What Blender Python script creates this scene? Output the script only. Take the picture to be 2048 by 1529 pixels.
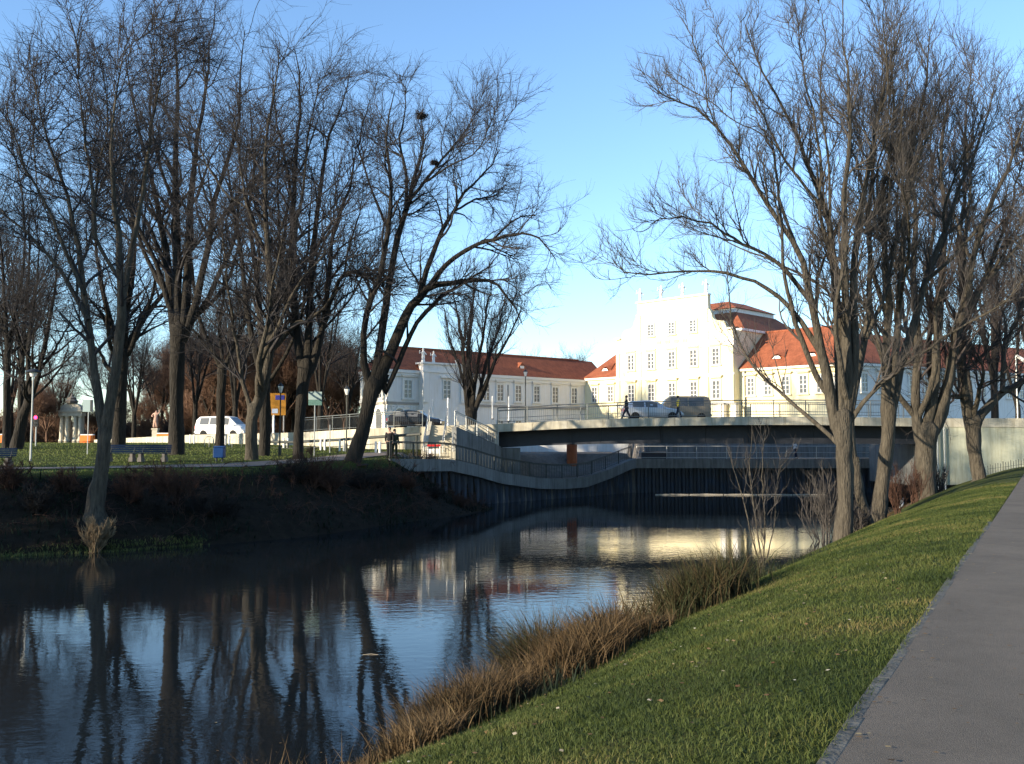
import bpy, math, random
import numpy as np
from mathutils import Vector, Matrix
D = bpy.data
SC = bpy.context.scene
for o in list(D.objects): D.objects.remove(o)
COL = SC.collection
PI = math.pi
rnd = random.Random(7)
RG = np.random.default_rng(11)

# ------------------------------------------------------------------ camera, world, sun
F = 1900.0                      # focal length in pixels of the 2048 px wide photograph
CAMZ = 4.02
PITCH = math.atan((885 - 764.5) / F)
cam = D.cameras.new('camera'); cam.sensor_width = 36; cam.lens = 36 * F / 2048
cam.clip_start = 0.1; cam.clip_end = 3000
camo = D.objects.new('camera', cam); COL.objects.link(camo)
camo.location = (0, 0, CAMZ); camo.rotation_euler = (PI / 2 + PITCH, 0, 0)
SC.camera = camo
SUN_H = Vector((-0.86, -0.50)).normalized()      # horizontal direction towards the sun
SUN_EL = math.radians(15)
w = D.worlds.new('World'); SC.world = w; w.use_nodes = True
nt = w.node_tree
bg = nt.nodes['Background']
sky = nt.nodes.new('ShaderNodeTexSky'); sky.sky_type = 'NISHITA'; sky.sun_disc = False
sky.sun_elevation = SUN_EL
sky.sun_rotation = math.atan2(SUN_H.x, SUN_H.y)
sky.air_density = 1.0; sky.dust_density = 0.0; sky.ozone_density = 3.4
nt.links.new(sky.outputs[0], bg.inputs[0]); bg.inputs[1].default_value = 0.15
sl = D.lights.new('sun', 'SUN'); sl.energy = 5.0; sl.angle = math.radians(0.55); sl.color = (1.0, 0.86, 0.65)
so = D.objects.new('sun', sl); COL.objects.link(so)
sd = Vector((SUN_H.x * math.cos(SUN_EL), SUN_H.y * math.cos(SUN_EL), math.sin(SUN_EL)))
so.rotation_euler = sd.to_track_quat('Z', 'Y').to_euler(); so.location = (-40, -30, 40)
SC.view_settings.view_transform = 'Standard'; SC.view_settings.look = 'None'
SC.view_settings.gamma = 1; SC.view_settings.use_curve_mapping = False
SC.view_settings.exposure = 1.18
SC.cycles.max_bounces = 8; SC.cycles.transparent_max_bounces = 8

# ------------------------------------------------------------------ helpers
cp, sp = math.cos(PITCH), math.sin(PITCH)
def at(px, py, Y):
    """world point seen at photograph pixel (px, py) at forward distance Y"""
    x = (px - 1024) / F; u = (764.5 - py) / F
    yy = cp - u * sp; zz = sp + u * cp
    k = Y / yy
    return Vector((x * k, Y, CAMZ + zz * k))
def xa(px, Y, py=860): return at(px, py, Y).x

def mat(name, col, rough=0.8, noise=0.0, scale=4.0, col2=None, bump=0.0, bscale=20.0, metal=0.0, spec=0.3, obj=False, stretch=None, detail=4):
    m = D.materials.new(name); m.use_nodes = True
    t = m.node_tree; b = t.nodes['Principled BSDF']
    b.inputs['Base Color'].default_value = (*col, 1); b.inputs['Roughness'].default_value = rough
    b.inputs['Metallic'].default_value = metal; b.inputs['Specular IOR Level'].default_value = spec
    if noise > 0 or bump > 0:
        tc = t.nodes.new('ShaderNodeNewGeometry' if not obj else 'ShaderNodeTexCoord')
        src = tc.outputs['Position'] if not obj else tc.outputs['Object']
        if stretch:
            mp = t.nodes.new('ShaderNodeMapping'); mp.inputs['Scale'].default_value = stretch
            t.links.new(src, mp.inputs[0]); src = mp.outputs[0]
    if noise > 0:
        n = t.nodes.new('ShaderNodeTexNoise'); n.inputs['Scale'].default_value = scale; n.inputs['Detail'].default_value = detail
        n.inputs['Roughness'].default_value = 0.65
        t.links.new(src, n.inputs['Vector'])
        r = t.nodes.new('ShaderNodeValToRGB'); r.color_ramp.elements[0].position = 0.5 - 0.22; r.color_ramp.elements[1].position = 0.5 + 0.22
        c2 = col2 if col2 else tuple(c * (1 - noise) for c in col)
        r.color_ramp.elements[0].color = (*c2, 1); r.color_ramp.elements[1].color = (*col, 1)
        t.links.new(n.outputs[0], r.inputs[0]); t.links.new(r.outputs[0], b.inputs['Base Color'])
    if bump > 0:
        n2 = t.nodes.new('ShaderNodeTexNoise'); n2.inputs['Scale'].default_value = bscale; n2.inputs['Detail'].default_value = 5
        t.links.new(src, n2.inputs['Vector'])
        bp = t.nodes.new('ShaderNodeBump'); bp.inputs['Strength'].default_value = bump; bp.inputs['Distance'].default_value = 0.12 if 'bark' in name else 0.05
        t.links.new(n2.outputs[0], bp.inputs['Height']); t.links.new(bp.outputs[0], b.inputs['Normal'])
    return m

def attr_mat(name, ramp, rough=0.8, transl=0.0):
    """colour picked by the per-piece attribute 'tone'"""
    m = D.materials.new(name); m.use_nodes = True
    t = m.node_tree; b = t.nodes['Principled BSDF']; b.inputs['Roughness'].default_value = rough
    b.inputs['Specular IOR Level'].default_value = 0.2
    a = t.nodes.new('ShaderNodeAttribute'); a.attribute_name = 'tone'
    r = t.nodes.new('ShaderNodeValToRGB')
    els = r.color_ramp.elements
    while len(els) < len(ramp): els.new(0.5)
    for i, (p, c) in enumerate(ramp): els[i].position = p; els[i].color = (*c, 1)
    t.links.new(a.outputs['Fac'], r.inputs[0]); t.links.new(r.outputs[0], b.inputs['Base Color'])
    return m

M = {}
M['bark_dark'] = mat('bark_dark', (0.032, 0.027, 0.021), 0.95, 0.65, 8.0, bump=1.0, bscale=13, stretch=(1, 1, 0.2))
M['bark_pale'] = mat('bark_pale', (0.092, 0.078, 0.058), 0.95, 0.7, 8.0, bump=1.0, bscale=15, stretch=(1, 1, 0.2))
M['twig_dark'] = mat('twig_dark', (0.040, 0.036, 0.037), 0.9, 0.4, 0.6)
M['twig_red'] = mat('twig_red', (0.062, 0.050, 0.046), 0.9, 0.4, 0.6)
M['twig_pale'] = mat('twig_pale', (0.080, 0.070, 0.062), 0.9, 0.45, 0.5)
M['twig_rust'] = mat('twig_rust', (0.075, 0.037, 0.024), 0.9, 0.5, 1.5)
M['thicket'] = mat('thicket', (0.20, 0.115, 0.075), 0.9, 0.5, 0.4)
M['white_wall'] = mat('white_wall', (0.82, 0.80, 0.76), 0.85, 0.06, 1.2, bump=0.08, bscale=6)
M['cream_wall'] = mat('cream_wall', (0.83, 0.75, 0.50), 0.85, 0.06, 1.0, bump=0.08, bscale=6)
M['trim_white'] = mat('trim_white', (0.80, 0.77, 0.70), 0.8)
M['stone_band'] = mat('stone_band', (0.42, 0.38, 0.33), 0.85, 0.25, 3)
M['roof_tile'] = mat('roof_tile', (0.34, 0.105, 0.050), 0.85, 0.4, 1.3, bump=0.5, bscale=14)
M['window_glass'] = mat('window_glass', (0.11, 0.115, 0.12), 0.12, spec=0.6)
M['curtain'] = mat('curtain', (0.35, 0.35, 0.36), 0.7)
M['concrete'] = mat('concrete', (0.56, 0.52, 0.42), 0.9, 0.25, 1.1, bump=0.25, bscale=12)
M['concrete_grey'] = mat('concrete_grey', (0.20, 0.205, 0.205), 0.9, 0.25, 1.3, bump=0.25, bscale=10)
M['abutment_wall'] = mat('abutment_wall', (0.50, 0.50, 0.38), 0.9, 0.35, 0.7, col2=(0.36, 0.38, 0.31), bump=0.2, bscale=6)
M['steel_navy'] = mat('steel_navy', (0.035, 0.04, 0.055), 0.55, 0.3, 2.0)
M['pile_steel'] = mat('pile_steel', (0.035, 0.055, 0.09), 0.6, 0.4, 1.2, col2=(0.05, 0.045, 0.045), bump=0.2, bscale=6)
M['rail_steel'] = mat('rail_steel', (0.13, 0.14, 0.14), 0.5, metal=0.3)
M['rail_dark'] = mat('rail_dark', (0.045, 0.05, 0.045), 0.6)
M['galvanised'] = mat('galvanised', (0.42, 0.43, 0.42), 0.45, 0.15, 6, metal=0.5)
M['asphalt'] = mat('asphalt', (0.150, 0.130, 0.110), 0.95, 0.35, 130, col2=(0.076, 0.066, 0.056), bump=0.5, bscale=160)
M['asphalt_road'] = mat('asphalt_road', (0.07, 0.07, 0.07), 0.95, 0.2, 2)
_t = M['asphalt'].node_tree; _b = _t.nodes['Principled BSDF']; _src = _b.inputs['Base Color'].links[0].from_socket
_n = _t.nodes.new('ShaderNodeTexNoise'); _n.inputs['Scale'].default_value = 0.9; _n.inputs['Detail'].default_value = 6; _n.inputs['Roughness'].default_value = 0.7
_g = _t.nodes.new('ShaderNodeNewGeometry'); _t.links.new(_g.outputs['Position'], _n.inputs['Vector'])
_r = _t.nodes.new('ShaderNodeValToRGB'); _r.color_ramp.elements[0].position = 0.3; _r.color_ramp.elements[1].position = 0.7
_r.color_ramp.elements[0].color = (0.72, 0.72, 0.70, 1); _r.color_ramp.elements[1].color = (1.15, 1.13, 1.10, 1); _t.links.new(_n.outputs[0], _r.inputs[0])
_m = _t.nodes.new('ShaderNodeMix'); _m.data_type = 'RGBA'; _m.blend_type = 'MULTIPLY'; _m.inputs[0].default_value = 1
_t.links.new(_src, _m.inputs[6]); _t.links.new(_r.outputs[0], _m.inputs[7]); _t.links.new(_m.outputs[2], _b.inputs['Base Color'])
M['gravel_path'] = mat('gravel_path', (0.20, 0.165, 0.14), 0.95, 0.3, 1.2, bump=0.3, bscale=20)
M['kerb_stone'] = mat('kerb_stone', (0.125, 0.122, 0.108), 0.9, 0.6, 9, bump=0.5, bscale=30)
M['paving'] = mat('paving', (0.34, 0.31, 0.27), 0.9, 0.2, 1.5)
M['step_stone'] = mat('step_stone', (0.50, 0.46, 0.36), 0.9, 0.2, 4)
M['white_paint'] = mat('white_paint', (0.8, 0.79, 0.76), 0.4)
M['silver_paint'] = mat('silver_paint', (0.55, 0.57, 0.60), 0.3, metal=0.4)
M['black_paint'] = mat('black_paint', (0.012, 0.012, 0.014), 0.18, spec=0.6)
M['tan_paint'] = mat('tan_paint', (0.30, 0.24, 0.17), 0.35)
M['tyre'] = mat('tyre', (0.02, 0.02, 0.02), 0.9)
M['chrome'] = mat('chrome', (0.6, 0.6, 0.6), 0.25, metal=0.9)
M['red_lens'] = mat('red_lens', (0.45, 0.02, 0.02), 0.2)
M['clear_lens'] = mat('clear_lens', (0.7, 0.7, 0.68), 0.1)
M['blue_bin'] = mat('blue_bin', (0.01, 0.06, 0.20), 0.4, 0.15, 5)
M['bench_blue'] = mat('bench_blue', (0.008, 0.017, 0.040), 1.0, 0.2, 6, spec=0.05)  # blue darkened to stand in for tree shade on the benches
M['bench_stone'] = mat('bench_stone', (0.18, 0.16, 0.14), 0.9, 0.3, 8)
M['orange'] = mat('orange', (0.85, 0.20, 0.03), 0.5)
M['rust_orange'] = mat('rust_orange', (0.40, 0.12, 0.05), 0.7, 0.3, 3)
M['sign_yellow'] = mat('sign_yellow', (0.30, 0.135, 0.010), 0.5)
M['sign_blue'] = mat('sign_blue', (0.025, 0.03, 0.22), 0.5)
M['sign_pale'] = mat('sign_pale', (0.32, 0.38, 0.48), 0.5)
M['sign_green'] = mat('sign_green', (0.09, 0.18, 0.16), 0.5)
M['sign_grey'] = mat('sign_grey', (0.28, 0.36, 0.36), 0.5)
M['sandstone'] = mat('sandstone', (0.62, 0.56, 0.44), 0.9, 0.3, 3, bump=0.3, bscale=12)
M['red_sandstone'] = mat('red_sandstone', (0.52, 0.33, 0.25), 0.9, 0.3, 4, bump=0.3, bscale=12)
M['skin'] = mat('skin', (0.45, 0.28, 0.21), 0.6)
M['hair'] = mat('hair', (0.03, 0.02, 0.015), 0.7)
M['cloth_black'] = mat('cloth_black', (0.016, 0.016, 0.018), 0.9)
M['cloth_olive'] = mat('cloth_olive', (0.035, 0.04, 0.022), 0.9)
M['cloth_navy'] = mat('cloth_navy', (0.02, 0.025, 0.045), 0.9)
M['cloth_yellow'] = mat('cloth_yellow', (0.65, 0.50, 0.06), 0.8)
M['cloth_white'] = mat('cloth_white', (0.7, 0.66, 0.62), 0.8)
M['dark_metal'] = mat('dark_metal', (0.03, 0.035, 0.04), 0.5)
M['dead_wood'] = mat('dead_wood', (0.36, 0.30, 0.22), 0.9, 0.3, 10)
M['nest'] = mat('nest', (0.035, 0.025, 0.02), 0.95)
M['plank_pale'] = mat('plank_pale', (0.55, 0.50, 0.42), 0.8, 0.3, 4)
m = mat('lamp_red', (0.8, 0.02, 0.05)); m.node_tree.nodes['Principled BSDF'].inputs['Emission Color'].default_value = (1, 0.02, 0.1, 1)
m.node_tree.nodes['Principled BSDF'].inputs['Emission Strength'].default_value = 5; M['lamp_red'] = m

def streaks(m, dark=0.55):
    t = m.node_tree; b = t.nodes['Principled BSDF']; src = b.inputs['Base Color'].links[0].from_socket
    g_ = t.nodes.new('ShaderNodeNewGeometry'); mp = t.nodes.new('ShaderNodeMapping'); mp.inputs['Scale'].default_value = (2.6, 2.6, 0.22)
    n = t.nodes.new('ShaderNodeTexNoise'); n.inputs['Scale'].default_value = 1.6; n.inputs['Detail'].default_value = 6; n.inputs['Roughness'].default_value = 0.7
    t.links.new(g_.outputs['Position'], mp.inputs[0]); t.links.new(mp.outputs[0], n.inputs['Vector'])
    r = t.nodes.new('ShaderNodeValToRGB'); r.color_ramp.elements[0].position = 0.36; r.color_ramp.elements[1].position = 0.6
    r.color_ramp.elements[0].color = (dark, dark*0.98, dark*0.93, 1); r.color_ramp.elements[1].color = (1, 1, 1, 1)
    x = t.nodes.new('ShaderNodeMix'); x.data_type = 'RGBA'; x.blend_type = 'MULTIPLY'; x.inputs[0].default_value = 1
    t.links.new(n.outputs[0], r.inputs[0]); t.links.new(src, x.inputs[6]); t.links.new(r.outputs[0], x.inputs[7]); t.links.new(x.outputs[2], b.inputs['Base Color'])
for k_, d_ in (('concrete', 0.72), ('concrete_grey', 0.6), ('abutment_wall', 0.75), ('pile_steel', 0.5), ('white_wall', 0.9), ('cream_wall', 0.92), ('roof_tile', 0.75)): streaks(M[k_], d_)

class MB:
    """collects geometry and links it as one mesh object"""
    def __init__(s): s.v = []; s.f = []; s.mi = []; s.cur = 0
    def add(s, vs, fs):
        b = len(s.v); s.v += [tuple(v) for v in vs]
        for f in fs: s.f.append(tuple(b + i for i in f)); s.mi.append(s.cur)
        return s
    def box(s, x0, x1, y0, y1, z0, z1, T=None):
        vs = [(x, y, z) for x in (x0, x1) for y in (y0, y1) for z in (z0, z1)]
        if T: vs = [T(*v) for v in vs]
        return s.add(vs, [(0, 1, 3, 2), (4, 6, 7, 5), (0, 4, 5, 1), (2, 3, 7, 6), (0, 2, 6, 4), (1, 5, 7, 3)])
    def cbox(s, c, d, T=None):
        return s.box(c[0]-d[0]/2, c[0]+d[0]/2, c[1]-d[1]/2, c[1]+d[1]/2, c[2]-d[2]/2, c[2]+d[2]/2, T)
    def prism(s, poly, y0, y1, T=None):
        """poly in (x, z), extruded from y0 to y1"""
        n = len(poly); vs = [(p[0], y0, p[1]) for p in poly] + [(p[0], y1, p[1]) for p in poly]
        if T: vs = [T(*v) for v in vs]
        return s.add(vs, [tuple(range(n))[::-1], tuple(range(n, 2*n))] + [(i, (i+1) % n, n+(i+1) % n, n+i) for i in range(n)])
    def tube(s, pts, r, n=6, cap=True):
        pts = [Vector(p) for p in pts]; rr = r if isinstance(r, (list, tuple)) else [r]*len(pts)
        b = len(s.v); 
        for i, p in enumerate(pts):
            t = (pts[min(i+1, len(pts)-1)] - pts[max(i-1, 0)]).normalized()
            ref = Vector((0, 0, 1)) if abs(t.z) < 0.9 else Vector((1, 0, 0))
            a = t.cross(ref).normalized(); c = t.cross(a)
            for k in range(n):
                an = 2*PI*k/n + PI/n
                s.v.append(tuple(p + (a*math.cos(an) + c*math.sin(an))*rr[i]))
        for i in range(len(pts)-1):
            for k in range(n):
                s.f.append((b+i*n+k, b+i*n+(k+1) % n, b+(i+1)*n+(k+1) % n, b+(i+1)*n+k)); s.mi.append(s.cur)
        if cap:
            s.f.append(tuple(b+k for k in range(n))[::-1]); s.mi.append(s.cur)
            s.f.append(tuple(b+(len(pts)-1)*n+k for k in range(n))); s.mi.append(s.cur)
        return s
    def lathe(s, prof, c=(0, 0, 0), n=12):
        """prof: (r, z) list"""
        b = len(s.v)
        for r, z in prof:
            for k in range(n): s.v.append((c[0]+r*math.cos(2*PI*k/n), c[1]+r*math.sin(2*PI*k/n), c[2]+z))
        for i in range(len(prof)-1):
            for k in range(n):
                s.f.append((b+i*n+k, b+i*n+(k+1) % n, b+(i+1)*n+(k+1) % n, b+(i+1)*n+k)); s.mi.append(s.cur)
        s.f.append(tuple(b+k for k in range(n))[::-1]); s.mi.append(s.cur)
        s.f.append(tuple(b+(len(prof)-1)*n+k for k in range(n))); s.mi.append(s.cur)
        return s
    def mesh(s, name, mats):
        me = D.meshes.new(name); me.from_pydata(s.v, [], s.f)
        for m_ in (mats if isinstance(mats, (list, tuple)) else [mats]): me.materials.append(M[m_] if isinstance(m_, str) else m_)
        if any(s.mi): me.polygons.foreach_set('material_index', s.mi)
        me.update(); return me
    def build(s, name, mats, parent=None, smooth=False, bevel=0.0):
        org = wloc(parent) if parent else Vector((0, 0, 0))
        s.v = [(v[0]-org.x, v[1]-org.y, v[2]-org.z) for v in s.v]
        me = s.mesh(name, mats); o = D.objects.new(name, me); COL.objects.link(o)
        if parent: o.parent = parent
        if smooth: me.polygons.foreach_set('use_smooth', [True]*len(me.polygons))
        if bevel > 0:
            b = o.modifiers.new('bevel', 'BEVEL'); b.width = bevel; b.segments = 2; b.limit_method = 'ANGLE'
        return o
def wloc(o):
    v = Vector((0, 0, 0))
    while o is not None: v = v + o.location; o = o.parent
    return v
def tag(o, label=None, cat=None, group=None, kind=None):
    if label: o['label'] = label
    if cat: o['category'] = cat
    if group: o['group'] = group
    if kind: o['kind'] = kind
    return o
def thing(name, loc, label, cat, group=None, rz=0):
    o = D.objects.new(name, None); COL.objects.link(o); o.location = loc; o.rotation_euler = (0, 0, rz)
    o.empty_display_size = 0.2
    return tag(o, label, cat, group)
def part_empty(name, parent):
    o = D.objects.new(name, None); COL.objects.link(o); o.parent = parent; return o
def inst(name, me, parent, loc=(0, 0, 0), rz=0, scale=(1, 1, 1)):
    o = D.objects.new(name, me); COL.objects.link(o); o.parent = parent; o.location = loc
    o.rotation_euler = (0, 0, rz); o.scale = scale; return o
def copy_tree(o, parent=None):
    c = o.copy(); COL.objects.link(c); c.parent = parent
    for ch in list(o.children): copy_tree(ch, c)
    return c
def np_obj(name, verts, faces, material, parent=None, smooth=False, tone=None, nper=4):
    me = D.meshes.new(name)
    nf = len(faces)
    me.vertices.add(len(verts)); me.vertices.foreach_set('co', np.asarray(verts, np.float32).ravel())
    me.loops.add(nf*nper); me.loops.foreach_set('vertex_index', np.asarray(faces, np.int32).ravel())
    me.polygons.add(nf); me.polygons.foreach_set('loop_start', np.arange(0, nf*nper, nper, dtype=np.int32))
    if smooth: me.polygons.foreach_set('use_smooth', np.ones(nf, bool))
    if tone is not None:
        a = me.attributes.new('tone', 'FLOAT', 'POINT'); a.data.foreach_set('value', np.asarray(tone, np.float32))
    for m_ in (material if isinstance(material, (list, tuple)) else [material]): me.materials.append(M[m_] if isinstance(m_, str) else m_)
    me.update(calc_edges=True); me.validate()
    o = D.objects.new(name, me); COL.objects.link(o)
    if parent: o.parent = parent
    return o

# ------------------------------------------------------------------ terrain
def poly_dist(X, Y, pts):
    """distance to a polyline, sign + on its left-hand side, and running length"""
    best = np.full(X.shape, 1e9); sg = np.zeros(X.shape); ss = np.zeros(X.shape); run = 0
    for (a, b) in zip(pts[:-1], pts[1:]):
        dx, dy = b[0]-a[0], b[1]-a[1]; L = math.hypot(dx, dy)
        t = np.clip(((X-a[0])*dx + (Y-a[1])*dy)/(L*L), 0, 1)
        qx, qy = X-(a[0]+t*dx), Y-(a[1]+t*dy); d = np.hypot(qx, qy)
        side = np.sign(dx*qy - dy*qx)
        mk = d < best - 1e-9
        best = np.where(mk, d, best); sg = np.where(mk, side, sg); ss = np.where(mk, run+t*L, ss); run += L
    return best*np.where(sg == 0, 1, sg), ss
def sstep(x): x = np.clip(x, 0, 1); return x*x*(3-2*x)
SHORE = [(-260, -60), (-90, 12), (-40, 26.5), (-24, 31.0), (-18.3, 33.6), (-14.5, 35.5), (-11.5, 38.0), (-8.9, 40.5), (-6.6, 45.5), (-3.9, 50.5), (-1.6, 55.5), (-1.0, 58.2), (-2.4, 61.5)]
W0, W1, W2 = (-7.06, 55.0), (9.84, 76.0), (260, 77.0)
WALL = [W0, W1, W2]
ZQ_Y = [40, 55, 59, 61, 62.8, 66, 68, 70.5, 73, 75.4, 76, 400]
ZQ_Z = [3.07, 3.07, 2.98, 2.55, 2.04, 1.55, 1.42, 1.44, 1.98, 2.66, 2.7, 2.7]
RAMP = [(-260, 100), (-60, 96.5), (-40.4, 92), (-27.6, 82), (-16.7, 75), (-10.2, 68.3), (-3.27, 66.8), (-1.0, 66.6)]
RAMP_X = [p[0] for p in RAMP]; RAMP_Y = [p[1] for p in RAMP]
RAMP_Z = [4.15, 4.15, 4.27, 4.66, 4.80, 5.02, 5.22, 5.30]
P0 = np.array((1.48, 4.57)); DR = np.array((0.4886, 0.8725)); NL = np.array((-0.8725, 0.4886))
def wob(X, Y, s, k):
    return (np.sin(X*s+k)+np.sin(Y*s*1.3+2*k)+np.sin((X+Y)*s*0.7+3*k)+np.sin((X-Y)*s*2.1+k*5)*0.5)/3.5
def rb_t(X, Y): return (X-P0[0])*NL[0] + (Y-P0[1])*NL[1]
def height(X, Y):
    X = np.asarray(X, float); Y = np.asarray(Y, float)
    z = np.full(np.broadcast(X, Y).shape, -1.6)
    # right bank
    t = rb_t(X, Y)
    tt = t + 0.35*wob(X, Y, 0.45, 1.0)*np.clip(t/3, 0, 1)
    zr = 2.47*(1-np.clip(tt/6.4, 0, 1.6)**1.55) + 0.035*wob(X, Y, 1.7, 4.0)*np.clip(t/2, 0, 1)
    zr = np.where(t < 0, 2.47 + 0.0*t, zr)
    zr = np.maximum(zr, -1.6)
    z = np.maximum(z, zr)
    # beyond the bridge the right bank is street level
    z = np.where((Y > 64.0 - 0.1*(X-28)) & (X > 33), np.maximum(z, 5.0), z)
    # left bank in front of the wall
    d, _ = poly_dist(X, Y, SHORE)
    base = 2.8 + 0.033*np.clip(Y-46, 0, 35)
    fade = np.clip((-1.2-X)/5.6, 0.0, 1)
    dd = d + 0.5*wob(X, Y, 0.6, 2.0)
    zl = base*(np.clip(dd/5.0, 0, 1)**0.8)*np.where(X > -7.4, fade, 1.0) + 0.10*wob(X, Y, 1.1, 7)*np.clip(d, 0, 1)*np.clip((7-d)/3, 0, 1)
    zl = np.where(d <= 0, np.maximum(-1.6, d*0.6), zl)
    front = (Y < 62.5)
    z = np.where(front & (d > -3), np.maximum(z, zl), z)
    # behind the wall
    dw, s = poly_dist(X, Y, WALL)
    dw = np.where(X < W0[0], Y - (55.0+0.25*(W0[0]-X)), dw)
    behind = dw > 0.45
    yw = np.where(X < W0[0], 55, np.clip(55 + s*21/26.96, 55, 76))
    zq = np.interp(yw, ZQ_Y, ZQ_Z) - 0.03
    zb = zq + (np.where(X < -1, base, 3.15) - zq)*sstep((dw-2.6)/3.6)*np.where(X < 9.5, 1, 0.0)
    zb = np.where(X < W0[0], base, zb)
    ry = np.interp(X, RAMP_X, RAMP_Y); rz = np.interp(X, RAMP_X, RAMP_Z)
    zb = np.where((Y > ry+0.8) & (X < -1.0), rz-0.42, zb)
    up = ((X >= -1.0) & (X < 11.2) & (Y > 90.5)) | ((X >= 11.2) & (Y > 79.6+0.583*(X-11.2)))
    low = (X >= -1.0) & ~up
    zb = np.where(low, np.where((Y > 76) | (X > 9.84), np.where(X < 9.6, 3.12, 2.6), zb), zb)
    zb = np.where(up, np.where(X > 11.2, np.minimum(4.9, 4.0+0.15*np.clip(Y-80-0.583*(X-11.2), 0, 20)), 4.9), zb)
    zb = np.where((X < -1.0) & (Y > 96), np.maximum(zb, 4.0 + sstep((X+45)/25)*0.9), zb)
    z = np.where(behind & (X < 260), np.where(X < W0[0], np.maximum(z, zb), zb), z)
    return z
def hz(x, y): return float(height(np.array([x]), np.array([y]))[0])

def ground_material():
    m = D.materials.new('ground'); m.use_nodes = True; t = m.node_tree; b = t.nodes['Principled BSDF']
    b.inputs['Roughness'].default_value = 0.95; b.inputs['Specular IOR Level'].default_value = 0.1
    g = t.nodes.new('ShaderNodeNewGeometry'); sx = t.nodes.new('ShaderNodeSeparateXYZ'); t.links.new(g.outputs['Position'], sx.inputs[0])
    def noise(sc, det=5):
        n = t.nodes.new('ShaderNodeTexNoise'); n.inputs['Scale'].default_value = sc; n.inputs['Detail'].default_value = det
        n.inputs['Roughness'].default_value = 0.7; t.links.new(g.outputs['Position'], n.inputs['Vector']); return n.outputs[0]
    def ramp(src, stops):
        r = t.nodes.new('ShaderNodeValToRGB'); e = r.color_ramp.elements
        while len(e) < len(stops): e.new(0.5)
        for i, (p, c) in enumerate(stops): e[i].position = p; e[i].color = (*c, 1)
        t.links.new(src, r.inputs[0]); return r.outputs[0]
    def mix(f, a, c):
        x = t.nodes.new('ShaderNodeMix'); x.data_type = 'RGBA'
        t.links.new(f, x.inputs[0]); t.links.new(a, x.inputs[6]); t.links.new(c, x.inputs[7]); return x.outputs[2]
    grass = ramp(noise(1.1), [(0.3, (0.028, 0.044, 0.010)), (0.5, (0.050, 0.064, 0.015)), (0.72, (0.080, 0.076, 0.026))])
    fine = ramp(noise(26), [(0.3, (0.45, 0.45, 0.45)), (0.7, (1.3, 1.3, 1.2))])
    mu = t.nodes.new('ShaderNodeMix'); mu.data_type = 'RGBA'; mu.blend_type = 'MULTIPLY'; mu.inputs[0].default_value = 1
    t.links.new(grass, mu.inputs[6]); t.links.new(fine, mu.inputs[7])
    shade_soil = ramp(noise(3), [(0.3, (0.010, 0.008, 0.006)), (0.7, (0.028, 0.021, 0.014))])  # soil tones kept near black, with deep shade put into the colour
    ms = t.nodes.new('ShaderNodeMapRange'); ms.inputs[1].default_value = 0.9; ms.inputs[2].default_value = 0.25; t.links.new(sx.outputs[2], ms.inputs[0])
    c = mix(ms.outputs[0], mu.outputs[2], shade_soil)
    def mrange(src, a, b_):
        q = t.nodes.new('ShaderNodeMapRange'); q.inputs[1].default_value = a; q.inputs[2].default_value = b_; t.links.new(src, q.inputs[0]); return q.outputs[0]
    def mul(a, b_):
        q = t.nodes.new('ShaderNodeMath'); q.operation = 'MULTIPLY'; t.links.new(a, q.inputs[0]); t.links.new(b_, q.inputs[1]); return q.outputs[0]
    c = mix(mul(mul(mrange(sx.outputs[2], 2.75, 2.5), mrange(sx.outputs[0], 0.0, -0.5)), mrange(sx.outputs[1], 18, 20)), c, shade_soil)  # left slope painted with the dark soil to stand in for deep shade
    pav = ramp(noise(2.5), [(0.3, (0.11, 0.10, 0.09)), (0.7, (0.20, 0.18, 0.155))])
    mx = t.nodes.new('ShaderNodeMapRange'); mx.inputs[1].default_value = 62.8; mx.inputs[2].default_value = 63.2; t.links.new(sx.outputs[1], mx.inputs[0])
    my = t.nodes.new('ShaderNodeMapRange'); my.inputs[1].default_value = -6.2; my.inputs[2].default_value = -6.0; t.links.new(sx.outputs[0], my.inputs[0])
    mm = t.nodes.new('ShaderNodeMath'); mm.operation = 'MULTIPLY'; t.links.new(mx.outputs[0], mm.inputs[0]); t.links.new(my.outputs[0], mm.inputs[1])
    c = mix(mm.outputs[0], c, pav)
    t.links.new(c, b.inputs['Base Color'])
    bp = t.nodes.new('ShaderNodeBump'); bp.inputs['Strength'].default_value = 0.9; bp.inputs['Distance'].default_value = 0.06
    t.links.new(noise(16), bp.inputs['Height']); t.links.new(bp.outputs[0], b.inputs['Normal'])
    return m
M['ground'] = ground_material()
def grid_obj(name, x0, x1, y0, y1, nx, ny, material):
    xs = np.linspace(x0, x1, nx); ys = np.linspace(y0, y1, ny); X, Y = np.meshgrid(xs, ys)
    Z = height(X, Y); v = np.stack([X, Y, Z], -1).reshape(-1, 3)
    i = np.arange(nx-1)[None, :] + nx*np.arange(ny-1)[:, None]; i = i.ravel()
    return np_obj(name, v, np.stack([i, i+1, i+nx+1, i+nx], -1), material, smooth=True)
g = grid_obj('ground', -60, 60, -14, 130, 301, 361, 'ground'); tag(g, kind='structure')
# far ground out to the horizon, a ring round the detailed sheet
mb = MB()
for (x0, x1, y0, y1, z) in ((-2500, -60, -400, 2500, 3.4), (60, 2500, -400, 2500, 3.4), (-60, 60, 130, 2500, 4.2), (-60, 60, -400, -14, 2.3)):
    mb.add([(x0, y0, z), (x1, y0, z), (x1, y1, z), (x0, y1, z)], [(0, 1, 2, 3)])
tag(mb.build('far_ground', 'ground'), kind='structure')

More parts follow.
